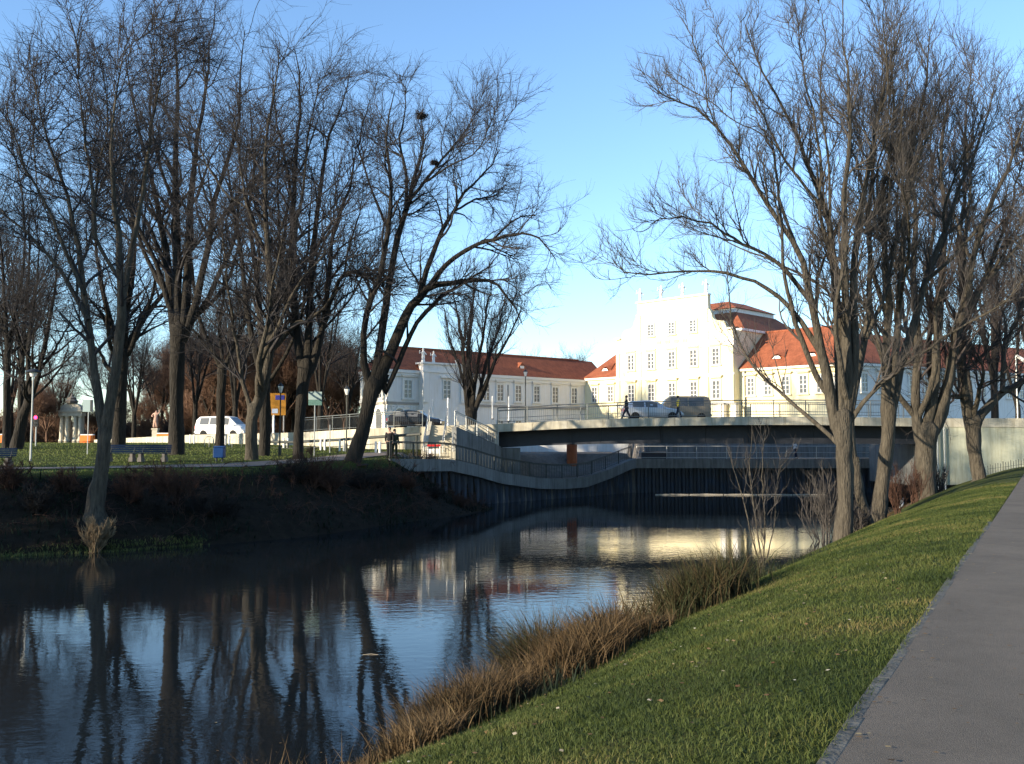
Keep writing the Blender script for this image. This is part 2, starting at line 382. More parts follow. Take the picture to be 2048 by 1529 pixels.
# water
def water_material():
    m = D.materials.new('river_water'); m.use_nodes = True; t = m.node_tree; b = t.nodes['Principled BSDF']
    b.inputs['Base Color'].default_value = (0.008, 0.011, 0.013, 1); b.inputs['Roughness'].default_value = 0.02; b.inputs['IOR'].default_value = 1.33
    b.inputs['Specular IOR Level'].default_value = 0.5
    g = t.nodes.new('ShaderNodeNewGeometry')
    def n(scale, st, det=3):
        mp = t.nodes.new('ShaderNodeMapping'); mp.inputs['Scale'].default_value = st; mp.inputs['Rotation'].default_value = (0, 0, math.radians(-20))
        t.links.new(g.outputs['Position'], mp.inputs[0])
        x = t.nodes.new('ShaderNodeTexNoise'); x.inputs['Scale'].default_value = scale; x.inputs['Detail'].default_value = det
        t.links.new(mp.outputs[0], x.inputs['Vector']); return x.outputs[0]
    patch = n(0.09, (1, 2.2, 1), 2)
    mr = t.nodes.new('ShaderNodeMapRange'); mr.inputs[1].default_value = 0.42; mr.inputs[2].default_value = 0.66; mr.inputs[3].default_value = 0.35; mr.inputs[4].default_value = 1.5
    t.links.new(patch, mr.inputs[0])
    a = n(2.2, (1, 1.8, 1), 4); c = n(9.0, (1, 1.3, 1), 2)
    ad = t.nodes.new('ShaderNodeMath'); ad.operation = 'MULTIPLY_ADD'; ad.inputs[1].default_value = 0.22
    t.links.new(c, ad.inputs[0]); t.links.new(a, ad.inputs[2])
    mu = t.nodes.new('ShaderNodeMath'); mu.operation = 'MULTIPLY'; t.links.new(ad.outputs[0], mu.inputs[0]); t.links.new(mr.outputs[0], mu.inputs[1])
    bp = t.nodes.new('ShaderNodeBump'); bp.inputs['Strength'].default_value = 1.0; bp.inputs['Distance'].default_value = 0.004
    t.links.new(mu.outputs[0], bp.inputs['Height']); t.links.new(bp.outputs[0], b.inputs['Normal'])
    return m
M['water'] = water_material()
mb = MB(); mb.add([(-130, -60, 0), (130, -60, 0), (130, 77.5, 0), (-130, 77.5, 0)], [(0, 1, 2, 3)])
tag(mb.build('river_water', 'water'), kind='structure')

# paths
def strip(name, pts, width, material, lift=0.03, side=0.5, n=4, step=0.8, zs=None):
    """ribbon over the terrain along pts; side = share of the width to the right"""
    P = []; 
    for (a, b) in zip(pts[:-1], pts[1:]):
        L = math.hypot(b[0]-a[0], b[1]-a[1]); k = max(1, int(L/step))
        P += [(a[0]+(b[0]-a[0])*i/k, a[1]+(b[1]-a[1])*i/k) for i in range(k)]
    P.append(pts[-1]); V = []; Fc = []
    for i, p in enumerate(P):
        q0, q1 = P[max(0, i-1)], P[min(len(P)-1, i+1)]; dx, dy = q1[0]-q0[0], q1[1]-q0[1]; L = math.hypot(dx, dy)
        nx_, ny_ = dy/L, -dx/L
        for k in range(n+1):
            f = (k/n - (1-side))*width
            V.append((p[0]+nx_*f, p[1]+ny_*f))
    V = np.array(V); Z = height(V[:, 0], V[:, 1])+lift
    for i in range(len(P)-1):
        for k in range(n): a = i*(n+1)+k; Fc.append((a, a+1, a+n+2, a+n+1))
    return np_obj(name, np.column_stack([V, Z]), np.array(Fc), material, smooth=True)
fp = strip('footpath', [tuple(P0+DR*s) for s in (-14, 0, 20, 40, 62)], 3.4, 'asphalt', 0.012, 1.0); tag(fp, kind='structure')
LP = [(-70, 36), (-40, 41), (-22, 44.0), (-14, 47.5), (-10.5, 53), (-9.3, 58), (-7.5, 62.0), (-4.5, 62.5)]
tag(strip('riverside_path', LP, 3.0, 'gravel_path', 0.04), kind='structure')
# edging stones along the footpath
off = -0.05
s = -3.0
while s < 16:
    L = 0.98
    c = P0+DR*(s+L/2)+NL*(0.03+rnd.uniform(-0.008, 0.008)); a = math.atan2(DR[1], DR[0])+rnd.uniform(-0.008, 0.008)
    mb = MB(); mb.cbox((0, 0, 0), (L, 0.085, 0.16))
    o = mb.build('edging_stone', 'kerb_stone', bevel=0.008); o.parent = fp; o.location = (c[0], c[1], 2.47-0.072+rnd.uniform(-0.008, 0.008)); o.rotation_euler = (rnd.uniform(-.03, .03), rnd.uniform(-.01, .01), a)
    s += 1.0

# ------------------------------------------------------------------ palace
class Face:
    """a wall plane: origin O, direction u along the wall, n outwards"""
    def __init__(s, O, u, n): s.O, s.u, s.n = Vector((O[0], O[1])), Vector(u).normalized(), Vector(n).normalized()
    def T(s, u, n, z): p = s.O + s.u*u + s.n*n; return (p.x, p.y, z)
    def u_at(s, px, n=0):
        k = (px-1024)/F; O = s.O + s.n*n
        return (k*O.y*1.0 - O.x)/(s.u.x - k*s.u.y)
    def rz(s): return math.atan2(s.u.y, s.u.x)
def win_meshes(W, H, cols, rows, key):
    fr = MB(); b = 0.075
    fr.box(-W/2, -W/2+b, -0.05, 0.07, 0, H); fr.box(W/2-b, W/2, -0.05, 0.07, 0, H)
    fr.box(-W/2+b, W/2-b, -0.05, 0.07, 0, b); fr.box(-W/2+b, W/2-b, -0.05, 0.07, H-b, H)
    iw, ih = W-2*b, H-2*b
    for c in range(1, cols):
        x = -W/2+b+iw*c/cols; t = 0.05 if c*2 == cols else 0.02; fr.box(x-t, x+t, -0.03, 0.05, b, H-b)
    for r in range(1, rows):
        z = b+ih*r/rows; t = 0.045 if r*2 == rows else 0.02
        for c in range(cols):
            xa_ = -W/2+b+iw*c/cols+0.052; xb_ = -W/2+b+iw*(c+1)/cols-0.052; fr.box(xa_, xb_, -0.028, 0.045, z-t, z+t)
    gl = MB(); gl.box(-W/2+b*0.8, W/2-b*0.8, -0.02, 0.012, b*0.8, H-b*0.8)
    return fr.mesh('window_'+key, 'trim_white'), gl.mesh('pane_'+key, 'window_glass')
WIN = {}
def window(root, face, u, z, W, H, cols=2, rows=4, n=0.02, hood=0.0, surround=0.0, mat_s='trim_white', sill=True):
    k = '%.2f_%.2f_%d_%d' % (W, H, cols, rows)
    if k not in WIN: WIN[k] = win_meshes(W, H, cols, rows, k)
    p = face.T(u, n, z); o = inst('window', WIN[k][0], root, Vector(p)-root.location, face.rz() if face.u.cross(face.n) > 0 else face.rz()+PI)
    inst('pane', WIN[k][1], o)
    if surround or hood or sill:
        mb = MB(); e = surround
        if surround:
            mb.box(u-W/2-e, u-W/2-0.005, 0.012, 0.11, z-0.02, z+H+e, face.T); mb.box(u+W/2+0.005, u+W/2+e, 0.012, 0.11, z-0.02, z+H+e, face.T)
            mb.box(u-W/2+0.003, u+W/2-0.003, 0.014, 0.11, z+H+0.005, z+H+e, face.T)
        if sill: mb.box(u-W/2-e-0.08, u+W/2+e+0.08, 0.01, 0.2, z-0.14, z-0.024, face.T)
        if hood:
            mb.box(u-W/2-e-0.1, u+W/2+e+0.1, 0.01, 0.26, z+H+e+0.12, z+H+e+0.12+hood*0.3, face.T)
            mb.box(u-W/2-e-0.2, u+W/2+e+0.2, 0.01, 0.34, z+H+e+0.125+hood*0.3, z+H+e+0.125+hood*0.5, face.T)
        q = mb.build('window_surround', mat_s, root)
    return o

GZ = 4.9
pal = thing('palace', (9.0, 110, GZ), 'long white baroque palace with red roofs and tall stepped gable behind the bridge', 'palace')
# -- left wing, court side in shade
WG = Face((-13.1, 100), (0.776, 0.631), (0.631, -0.776))
LW = 28.6
EZ = 11.75
mb = MB()
mb.box(0, LW, -5.6, 0, GZ-1.2, EZ, WG.T); mb.build('wall', 'white_wall', pal)
EW = Face((-13.1, 100), (-0.631, 0.776), (-0.776, -0.631))        # sunlit end front of the wing
# string course, plinth, cornice
mb = MB(); mb.box(-0.12, LW, 0.003, 0.14, 8.05, 8.3, WG.T); mb.box(-0.12, 5.5, 0.003, 0.14, 8.05, 8.3, EW.T)
mb.build('string_course', 'stone_band', pal)
mb = MB(); mb.box(-0.3, LW-0.1, 0.004, 0.32, EZ-0.32, EZ-0.01, WG.T); mb.box(-0.1, LW-0.1, 0.004, 0.16, EZ-0.7, EZ-0.324, WG.T)
mb.box(-0.3, 5.6, 0.004, 0.32, EZ-0.32, EZ-0.01, EW.T); mb.box(0.0, 5.6, 0.004, 0.16, EZ-0.7, EZ-0.324, EW.T)
mb.build('cornice', 'trim_white', pal)
def gable_roof(name, face, u0, u1, n0, n1, z0, z1, hip0=0, hip1=0, ov=0.35, root=pal, kick=True):
    """ridge along u between n0 (front) and n1 (back)"""
    nm = (n0+n1)/2; T = face.T
    a0, a1 = u0-ov, u1+ov; f, k = n0+ov, n1-ov
    zk = z0 + (z1-z0)*0.10
    V = [T(a0, f, z0), T(a1, f, z0), T(a1, k, z0), T(a0, k, z0), T(a0+hip0, nm, z1), T(a1-hip1, nm, z1)]
    mbb = MB(); mbb.add(V, [(0, 1, 5, 4), (1, 2, 5), (2, 3, 4, 5), (3, 0, 4), (3, 2, 1, 0)])
    # fascia
    return mbb.build(name, 'roof_tile', root)
gable_roof('roof', WG, 0, LW+3.5, 0, -5.6, EZ, 14.45, hip0=2.4)
def ridge_caps(pts, r=0.13):
    mbb = MB(); mbb.tube(pts, r, 6); mbb.build('ridge_cap', 'roof_tile', pal)
ridge_caps([WG.T(2.0, -2.8, 14.47), WG.T(LW+1.5, -2.8, 14.47)])
# corner pilasters of the pavilion
for (f, us) in ((WG, (0.25, 4.7, 6.0, 11.6)), (EW, (0.25, 5.2))):
    for u in us:
        mb = MB(); mb.box(u-0.3, u+0.3, 0.012, 0.13, 8.31, EZ-0.71, f.T); mb.box(u-0.38, u+0.38, 0.012, 0.2, 8.31, 8.6, f.T); mb.box(u-0.38, u+0.38, 0.012, 0.2, EZ-0.98, EZ-0.72, f.T)
        mb.build('pilaster', 'trim_white', pal)
# rusticated ground floor of the pavilion: courses of blocks
for (f, u0, u1) in ((WG, 0, 12), (EW, 0, 5.5)):
    for r in range(6):
        z = 5.0+r*0.5; k = 0; u = u0 - (0.4 if r % 2 else 0)
        mb = MB()
        while u < u1:
            a, b2 = max(u, u0)+0.02, min(u+0.8, u1)-0.02
            if b2-a > 0.1: mb.box(a, b2, 0.006, 0.07, z+0.02, z+0.48, f.T)
            u += 0.8
        o = mb.build('rustication_course', 'white_wall', pal)
# arched ground-floor openings
def arch_panel(face, u, z, W, H, root, m='window_glass'):
    mbb = MB(); n = 10; poly = [(-W/2, 0), (W/2, 0)] + [(W/2*math.cos(a), H-W/2+W/2*math.sin(a)) for a in [PI*i/n for i in range(n+1)]]
    mbb.prism([(u+x, z+zz) for x, zz in poly], 0.075, 0.10, lambda x, y, zz: face.T(x, y, zz)); 
    o = mbb.build('arched_window', m, root)
    mbb = MB()
    for i in range(n):
        a, b2 = PI*i/n, PI*(i+1)/n; r0, r1 = W/2+0.01, W/2+0.2
        pl = [(u+r0*math.cos(a), z+H-W/2+r0*math.sin(a)), (u+r1*math.cos(a), z+H-W/2+r1*math.sin(a)), (u+r1*math.cos(b2), z+H-W/2+r1*math.sin(b2)), (u+r0*math.cos(b2), z+H-W/2+r0*math.sin(b2))]
        mbb.prism(pl, 0.08, 0.16, lambda x, y, zz: face.T(x, y, zz))
    mbb.build('arch_trim', 'trim_white', root)
for px in (798, 872, 918): arch_panel(WG, WG.u_at(px), 5.1, 1.2, 2.5, pal)
for u in (1.6, 3.9): arch_panel(EW, u, 5.1, 1.1, 2.5, pal)
# scroll frieze under the string course
mb = MB()
for i in range(28): mb.lathe([(0.02, -0.06), (0.12, 0), (0.02, 0.06)], WG.T(0.3+i*0.42, 0.1, 7.8), 6)
mb.build('frieze', 'trim_white', pal)
# projecting bay with attic
ub0, ub1 = WG.u_at(846, 0.9), WG.u_at(930, 0.9)
mb = MB(); mb.box(ub0, ub1, 0.004, 0.9, GZ-0.5, 12.45, WG.T); mb.build('bay_wall', 'white_wall', pal)
mb = MB(); mb.box(ub0-0.15, ub1+0.15, -0.4, 1.1, 12.455, 12.65, WG.T); mb.box(ub0-0.12, ub1+0.12, 0.904, 1.05, EZ-0.2, EZ+0.05, WG.T); mb.build('attic_cornice', 'trim_white', pal)
for u in (ub0+0.3, ub1-0.3): mb = MB(); mb.box(u-0.32, u+0.32, 0.906, 1.08, 8.3, EZ-0.25, WG.T); mb.build('bay_pilaster', 'trim_white', pal)
def urn(face, u, n, z, s=1.0, name='urn', fig=False):
    mbb = MB(); c = face.T(u, n, z)
    if fig:
        mbb.lathe([(0.22*s, 0), (0.2*s, 0.3*s), (0.14*s, 0.32*s), (0.2*s, 0.5*s), (0.17*s, 0.9*s), (0.21*s, 1.15*s), (0.08*s, 1.3*s), (0.11*s, 1.42*s), (0.09*s, 1.55*s), (0.02*s, 1.62*s)], c, 8)
        mbb.tube([(c[0]-0.15*s, c[1], c[2]+1.15*s), (c[0]-0.42*s, c[1]-0.05, c[2]+1.0*s), (c[0]-0.36*s, c[1]-0.1, c[2]+1.35*s)], 0.06*s, 5)
        mbb.tube([(c[0]+0.15*s, c[1], c[2]+1.15*s), (c[0]+0.36*s, c[1], c[2]+0.85*s)], 0.06*s, 5)
    else:
        mbb.lathe([(0.2*s, 0), (0.2*s, 0.15*s), (0.07*s, 0.25*s), (0.22*s, 0.5*s), (0.24*s, 0.7*s), (0.1*s, 0.82*s), (0.12*s, 0.9*s), (0.02*s, 1.05*s)], c, 8)
    return mbb.build(name, 'trim_white', pal)
urn(WG, ub0+0.25, 0.5, 12.65, 0.95, 'statue', True); urn(WG, ub0+1.6, 0.5, 12.65, 0.8, 'statue', True); urn(WG, ub1-0.9, 0.5, 12.65, 0.75)
window(pal, WG, WG.u_at(815), 8.7, 1.05, 2.0, surround=0.2, hood=0.5)
window(pal, WG, WG.u_at(893, 0.9), 8.7, 1.05, 2.1, n=0.93, surround=0.0, sill=False)
mb = MB(); uu = WG.u_at(893, 0.9); mb.box(uu-0.9, uu+0.9, 0.905, 1.2, 11.0, 11.2, WG.T); mb.build('window_hood', 'trim_white', pal)
for px in (947, 972, 1000, 1036, 1073, 1110, 1148): window(pal, WG, WG.u_at(px), 8.75, 0.95, 1.95, surround=0.14, hood=0.5)
for px in (1000, 1036, 1073, 1110, 1148): window(pal, WG, WG.u_at(px), 5.75, 0.9, 0.8, rows=2, surround=0.08, sill=False)
for u in (1.55, 3.9): window(pal, EW, u, 8.7, 1.0, 2.0, surround=0.18, hood=0.5)
# small dormers
def dormer(face, u, n, z, s=0.7):
    T = face.T; mbb = MB()
    mbb.add([T(u-s, n, z), T(u+s, n, z), T(u, n, z+s*1.1), T(u, n-1.6, z+s*1.1), T(u-s, n-0.2, z), T(u+s, n-0.2, z)], [(0, 1, 2), (0, 2, 3, 4), (1, 5, 3, 2)])
    mbb.build('dormer', 'roof_tile', pal)
    mbb = MB(); mbb.box(u-s*0.35, u+s*0.35, n+0.003, n+0.04, z+0.12, z+s*0.55, T); mbb.build('dormer_shutter', 'trim_white', pal)
dormer(WG, WG.u_at(1054), -0.9, 12.65, 0.8)

# -- main range, sunlit front
MF = Face((9.07, 118), (0.707, -0.707), (-0.707, -0.707))
DEP = 10.5
UR = 34.7
GU0, GU1 = 5.95, 22.0
mb = MB()
mb.box(-3, GU0-0.01, -DEP, 0, GZ-1.2, EZ+0.15, MF.T); mb.build('wall', 'cream_wall', pal)
mb = MB(); mb.box(GU1+0.01, UR, -DEP, 0, GZ-1.2, EZ+0.15, MF.T); mb.build('wall', 'cream_wall', pal)
mb = MB(); mb.box(GU0, GU1, -15, 0.6, GZ-1.2, 16.15, MF.T); mb.build('wall', 'cream_wall', pal)
mb = MB(); mb.box(GU1+0.05, UR+0.2, 0.004, 0.3, EZ-0.1, EZ+0.145, MF.T); mb.build('cornice', 'trim_white', pal)
mb = MB(); mb.box(-2, GU0-0.02, 0.004, 0.3, EZ-0.1, EZ+0.145, MF.T); mb.build('cornice', 'trim_white', pal)
def hip_roof(face, u0, u1, n0, n1, z0, z1, run, ov=0.35, name='roof', root=pal):
    T = face.T; a0, a1, f, k = u0-ov, u1+ov, n0+ov, n1-ov; nm = (f+k)/2
    V = [T(a0, f, z0), T(a1, f, z0), T(a1, k, z0), T(a0, k, z0), T(a0+run, nm, z1), T(a1-run, nm, z1)]
    return MB().add(V, [(0, 1, 5, 4), (1, 2, 5), (2, 3, 4, 5), (3, 0, 4), (3, 2, 1, 0)]).build(name, 'roof_tile', root)
hip_roof(MF, 0.2, GU0+3, 0, -DEP, EZ+0.15, 16.1, 2.6)
hip_roof(MF, GU1-3, UR, 0, -DEP, EZ+0.15, 16.3, 3.5)
# mansard over the central block
def frustum(face, u0, u1, n0, n1, z0, ins, z1, name, m='roof_tile'):
    T = face.T
    V = [T(u0, n0, z0), T(u1, n0, z0), T(u1, n1, z0), T(u0, n1, z0), T(u0+ins, n0-ins, z1), T(u1-ins, n0-ins, z1), T(u1-ins, n1+ins, z1), T(u0+ins, n1+ins, z1)]
    return MB().add(V, [(0, 1, 5, 4), (1, 2, 6, 5), (2, 3, 7, 6), (3, 0, 4, 7), (4, 5, 6, 7), (3, 2, 1, 0)]).build(name, m, pal)
mb = MB(); mb.box(GU0-0.2, GU1+0.2, -15.2, -0.3, 16.16, 16.42, MF.T); mb.build('cornice', 'trim_white', pal)
frustum(MF, GU0-0.1, GU1+0.1, -0.9, -15.1, 16.43, 2.7, 18.75, 'mansard_roof')
frustum(MF, GU0+2.75, GU1-2.75, -3.75, -12.25, 18.76, 0.0, 19.25, 'mansard_band', 'trim_white')
frustum(MF, GU0+2.5, GU1-2.5, -3.5, -12.5, 19.27, 2.6, 20.45, 'upper_roof')
# the gable wall: stepped, scrolled outline
GC = (GU0+GU1)/2
def arc(cx, cz, r, a0, a1, n=6): return [(cx+r*math.cos(math.radians(a0+(a1-a0)*i/n)), cz+r*math.sin(math.radians(a0+(a1-a0)*i/n))) for i in range(n+1)]
right = [(8.0, 14.6), (8.0, 16.2)] + [(7.4, 16.25)] + arc(6.4, 16.55, 0.75, -20, 110, 5) + arc(6.1, 18.05, 0.75, 270, 180, 5) + [(5.05, 18.6), (4.85, 18.75), (4.85, 20.25)]
pts = [(GC+x, z) for x, z in right] + [(GC-x, z) for x, z in reversed(right)]
mb = MB(); mb.prism(pts, 0.61, 1.15, lambda x, y, z: MF.T(x, y, z)); 
mb.build('gable', 'cream_wall', pal)
mb = MB(); mb.box(GU0, GU1, 0.602, 1.148, GZ-1.2, 14.598, MF.T); mb.build('gable_base', 'cream_wall', pal)
G2 = Face(MF.T(0, 1.15, 0)[:2], MF.u, MF.n)
mb = MB()
mb.box(GC-5.0, GC+5.0, -0.45, 0.2, 20.252, 20.42, G2.T); mb.box(GC-4.95, GC+4.95, 0.003, 0.12, 18.75, 18.95, G2.T)
mb.box(GC-8.15, GC+8.15, 0.003, 0.25, 14.9, 15.15, G2.T); mb.box(GC-8.1, GC+8.1, 0.003, 0.12, 14.5, 14.896, G2.T)
mb.box(GC-8.1, GC+8.1, 0.003, 0.12, 11.3, 11.5, G2.T); mb.box(GC-8.1, GC+8.1, 0.003, 0.14, 8.1, 8.3, G2.T)
mb.box(GC-8.15, GC-7.3, 0.002, 0.3, 16.205, 16.4, G2.T); mb.box(GC+7.3, GC+8.15, 0.002, 0.3, 16.205, 16.4, G2.T)
mb.build('gable_cornice', 'trim_white', pal)
for x in (-7.75, -4.6, 4.6, 7.75):
    top = 20.25 if abs(x) < 5 else 14.49
    for (za, zb) in ((8.31, 11.29), (11.51, 14.49)) + (((15.16, 18.74),) if abs(x) < 5 else ()):
        mb = MB(); mb.box(GC+x-0.25, GC+x+0.25, 0.003, 0.10, za, zb, G2.T); mb.build('pilaster', 'cream_wall', pal)
for x in (-5.8, -2.9, 0, 2.9, 5.8):
    window(pal, G2, GC+x, 8.75, 0.95, 2.0, surround=0.15, hood=0.5, mat_s='cream_wall')
    window(pal, G2, GC+x, 12.45, 0.95, 1.85, surround=0.15, hood=0.3, mat_s='cream_wall')
    mb = MB(); mb.box(GC+x-0.45, GC+x+0.45, 0.004, 0.07, 11.65, 12.15, G2.T); mb.build('relief_panel', 'trim_white', pal)
for x in (-2.9, 0, 2.9): window(pal, G2, GC+x, 16.25, 0.9, 1.4, surround=0.12, mat_s='cream_wall')
for x in (-4.5, -1.5, 1.5, 4.6): urn(G2, GC+x, -0.1, 20.42, 1.0, 'statue', True)
for i in range(4):
    mb = MB(); mb.box(GC-1.8+i*1.2-0.3, GC-1.8+i*1.2+0.3, 0.004, 0.06, 14.95+0.25, 15.6, G2.T); mb.build('relief_panel', 'stone_band', pal)
for px in (1503, 1537, 1573, 1608, 1643, 1678):
    window(pal, MF, MF.u_at(px), 9.0, 0.9, 1.9, surround=0.13, hood=0.4, mat_s='cream_wall'); window(pal, MF, MF.u_at(px), 5.6, 0.7, 0.4, rows=2, sill=False)
for px in (1190, 1222): window(pal, MF, MF.u_at(px), 8.9, 0.9, 1.9, surround=0.13, hood=0.4, mat_s='cream_wall')
mb = MB(); mb.tube([MF.T(GU1+0.7, 0.15, GZ), MF.T(GU1+0.7, 0.15, EZ-0.1)], 0.07, 6); mb.build('downpipe', 'rail_steel', pal)
def eyebrow(face, u, n, z, s=0.9):
    T = face.T; mbb = MB(); k = 8; V = []
    for i in range(k+1):
        x = -s+2*s*i/k; h = 0.4*math.cos(x/s*PI/2)**1.0; V.append(T(u+x, n, z+h)); 
    for i in range(k+1):
        x = -s+2*s*i/k; V.append(T(u+x*0.6, n-1.3, z+1.0))
    mbb.add(V, [(i, i+1, k+1+i+1, k+1+i) for i in range(k)]); mbb.build('eyebrow_dormer', 'roof_tile', pal)
    mbb = MB(); mbb.prism([(u-0.5, z-0.05), (u+0.5, z-0.05), (u+0.25, z+0.24), (u-0.25, z+0.24)], n-0.04, n+0.01, lambda x, y, zz: T(x, y, zz)); mbb.build('eyebrow_vent', 'trim_white', pal)
eyebrow(MF, MF.u_at(1212, -0.9), -0.75, 12.85); eyebrow(MF, MF.u_at(1557, -0.9), -0.7, 12.9); eyebrow(MF, MF.u_at(1628, -0.9), -0.7, 12.9)
ridge_caps([MF.T(GU1-2, -DEP/2, 16.32), MF.T(UR-3.3, -DEP/2, 16.32)])
# portal steps with piers in front of the gable
for u in (GC+6.9, GC+8.4): 
    mb = MB(); mb.box(u-0.3, u+0.3, 1.4, 2.0, GZ-0.3, 8.0, MF.T); mb.box(u-0.4, u+0.4, 1.3, 2.1, 8.0, 8.2, MF.T); mb.build('portal_pier', 'trim_white', pal)
# -- right wing in shade
RW = Face(MF.T(UR, 0, 0)[:2], (0.85, 0.527), (0.527, -0.85))
mb = MB(); mb.box(0.02, 60, -9, 0, GZ-1.2, EZ+0.15, RW.T); mb.build('wall', 'white_wall', pal)
mb = MB(); mb.box(0.1, 60, 0.004, 0.3, EZ-0.12, EZ+0.14, RW.T); mb.build('cornice', 'trim_white', pal)
gable_roof('roof', RW, -1, 60, 0, -9, EZ+0.16, 15.6, hip0=4)
for i in range(12):
    window(pal, RW, 1.7+i*2.5, 9.0, 0.95, 1.9, surround=0.13, hood=0.4); window(pal, RW, 1.7+i*2.5, 5.75, 0.8, 0.8, rows=2, sill=False)

# ------------------------------------------------------------------ court and quay walls behind the bridge
def wall_run(name, pts, h0, h1, th, m, label, cat, cap=None, panel=6.0, pname='wall_panel', group=None):
    """vertical wall along pts [(x, y)], bottoms h0, tops h1 per point; thickness goes to the left of the run"""
    root = thing(name, (pts[0][0], pts[0][1], h0[0]), label, cat, group)
    for i in range(len(pts)-1):
        a, b2 = Vector(pts[i]), Vector(pts[i+1]); L = (b2-a).length; d = (b2-a)/L; nn = Vector((-d.y, d.x))
        k = max(1, int(round(L/panel)))
        for j in range(k):
            f0, f1 = j/k, (j+1)/k; p, q = a+d*L*f0+d*0.006, a+d*L*f1-d*0.006
            z0a, z0b = h0[i]+(h0[i+1]-h0[i])*f0, h0[i]+(h0[i+1]-h0[i])*f1; z1a, z1b = h1[i]+(h1[i+1]-h1[i])*f0, h1[i]+(h1[i+1]-h1[i])*f1
            V = []
            for (P, za, zb) in ((p, z0a, z1a), (q, z0b, z1b)):
                for t in (0, th):
                    r = P+nn*t; V += [(r.x, r.y, za), (r.x, r.y, zb)]
            MB().add(V, [(0, 4, 5, 1), (2, 3, 7, 6), (1, 5, 7, 3), (0, 2, 6, 4), (0, 1, 3, 2), (4, 6, 7, 5)]).build(pname, m, root)
            if cap:
                V = []
                for (P, zb) in ((p, z1a), (q, z1b)):
                    for t in (-0.06, th+0.06):
                        r = P+nn*t; V += [(r.x, r.y, zb+0.003), (r.x, r.y, zb+cap)]
                MB().add(V, [(0, 4, 5, 1), (2, 3, 7, 6), (1, 5, 7, 3), (0, 2, 6, 4), (0, 1, 3, 2), (4, 6, 7, 5)]).build('coping', m, root)
    return root
wall_run('court_wall', [(-1.2, 90), (11.2, 90)], [2.3, 2.3], [4.85, 4.85], 0.5, 'white_wall', 'sunlit white retaining wall seen under the left part of the bridge deck', 'wall', 0.12, 3.1)
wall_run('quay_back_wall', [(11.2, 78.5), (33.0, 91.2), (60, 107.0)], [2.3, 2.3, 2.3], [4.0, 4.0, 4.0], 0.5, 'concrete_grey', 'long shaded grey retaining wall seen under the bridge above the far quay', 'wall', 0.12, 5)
wall_run('court_side_wall', [(11.2, 90), (11.2, 79.02)], [2.3, 2.3], [4.0, 4.0], 0.4, 'white_wall', 'short end wall joining the sunlit and the shaded wall beyond the bridge', 'wall', 0.12, 3.5)

# ------------------------------------------------------------------ ramp retaining wall and road
wall_run('ramp_wall', RAMP[2:], [3.3, 3.2, 3.1, 2.9, 2.7, 2.6], [4.27, 4.66, 4.80, 5.02, 5.22, 5.30], 0.35, 'concrete', 'long pale concrete retaining wall of the road ramp climbing to the bridge', 'retaining wall', 0.0, 5.5)
def road_mesh():
    V = []; Fc = []
    P = [(-160, 100.5, 3.9)]+[(RAMP_X[i], RAMP_Y[i], RAMP_Z[i]-0.12) for i in range(1, 8)]
    for i, p in enumerate(P):
        q0, q1 = P[max(0, i-1)], P[min(len(P)-1, i+1)]; dx, dy = q1[0]-q0[0], q1[1]-q0[1]; L = math.hypot(dx, dy)
        if i == len(P)-1: dx, dy, L = 1, -0.0, 1
        for f in (0.36, 10.0): V.append((p[0]-dy/L*f, p[1]+dx/L*f, p[2]-0.02))
    for i in range(len(P)-1): Fc.append((2*i, 2*i+2, 2*i+3, 2*i+1))
    me = MB(); me.add(V, Fc); return me.build('road', 'asphalt_road')
tag(road_mesh(), kind='structure')

# ------------------------------------------------------------------ bridge
BX = [-1.0, 3, 7, 11, 15, 19, 23, 26, 28.1]; 
def by(x): return 66.6 - 3.9*(x+1.0)/29.1
def bz(x): return float(np.interp(x, [-1, 4, 9, 15, 20, 28.1, 60], [5.30, 5.53, 5.68, 5.75, 5.74, 5.60, 5.3]))
def bsoff(x): return float(np.interp(x, [-1, 2, 6, 12, 20, 28.1], [3.62, 3.80, 3.90, 3.93, 3.92, 3.88]))
br = thing('road_bridge', (13, 70, 0), 'low flat concrete road bridge with a pale sunlit edge beam over dark girders', 'bridge')
xs = list(np.linspace(-1.0, 28.1, 13))
BW = 6.6
def ruled(prof, xs_):
    """prof(x) -> ring of (y, z)"""
    m_ = MB(); n = len(prof(xs_[0])); V = [(x, y, z) for x in xs_ for (y, z) in prof(x)]
    Fc = [(i*n+k, (i+1)*n+k, (i+1)*n+(k+1) % n, i*n+(k+1) % n) for i in range(len(xs_)-1) for k in range(n)]
    Fc += [tuple(range(n)), tuple(range((len(xs_)-1)*n, len(xs_)*n))[::-1]]
    return m_.add(V, Fc)
for i in range(12):
    a, b2 = xs[i]+0.008, xs[i+1]-0.008
    ruled(lambda x: [(by(x), bz(x)), (by(x), bz(x)-0.56), (by(x)+0.38, bz(x)-0.56), (by(x)+0.38, bz(x))], [a, (a+b2)/2, b2]).build('edge_beam', 'concrete', br)
    ruled(lambda x: [(by(x)+BW-0.38, bz(x)), (by(x)+BW-0.38, bz(x)-0.56), (by(x)+BW, bz(x)-0.56), (by(x)+BW, bz(x))], [a, b2]).build('edge_beam', 'concrete', br)
ruled(lambda x: [(by(x)+0.383, bz(x)-0.12), (by(x)+0.383, bz(x)-0.5), (by(x)+BW-0.383, bz(x)-0.5), (by(x)+BW-0.383, bz(x)-0.12)], xs).build('deck', 'asphalt_road', br)
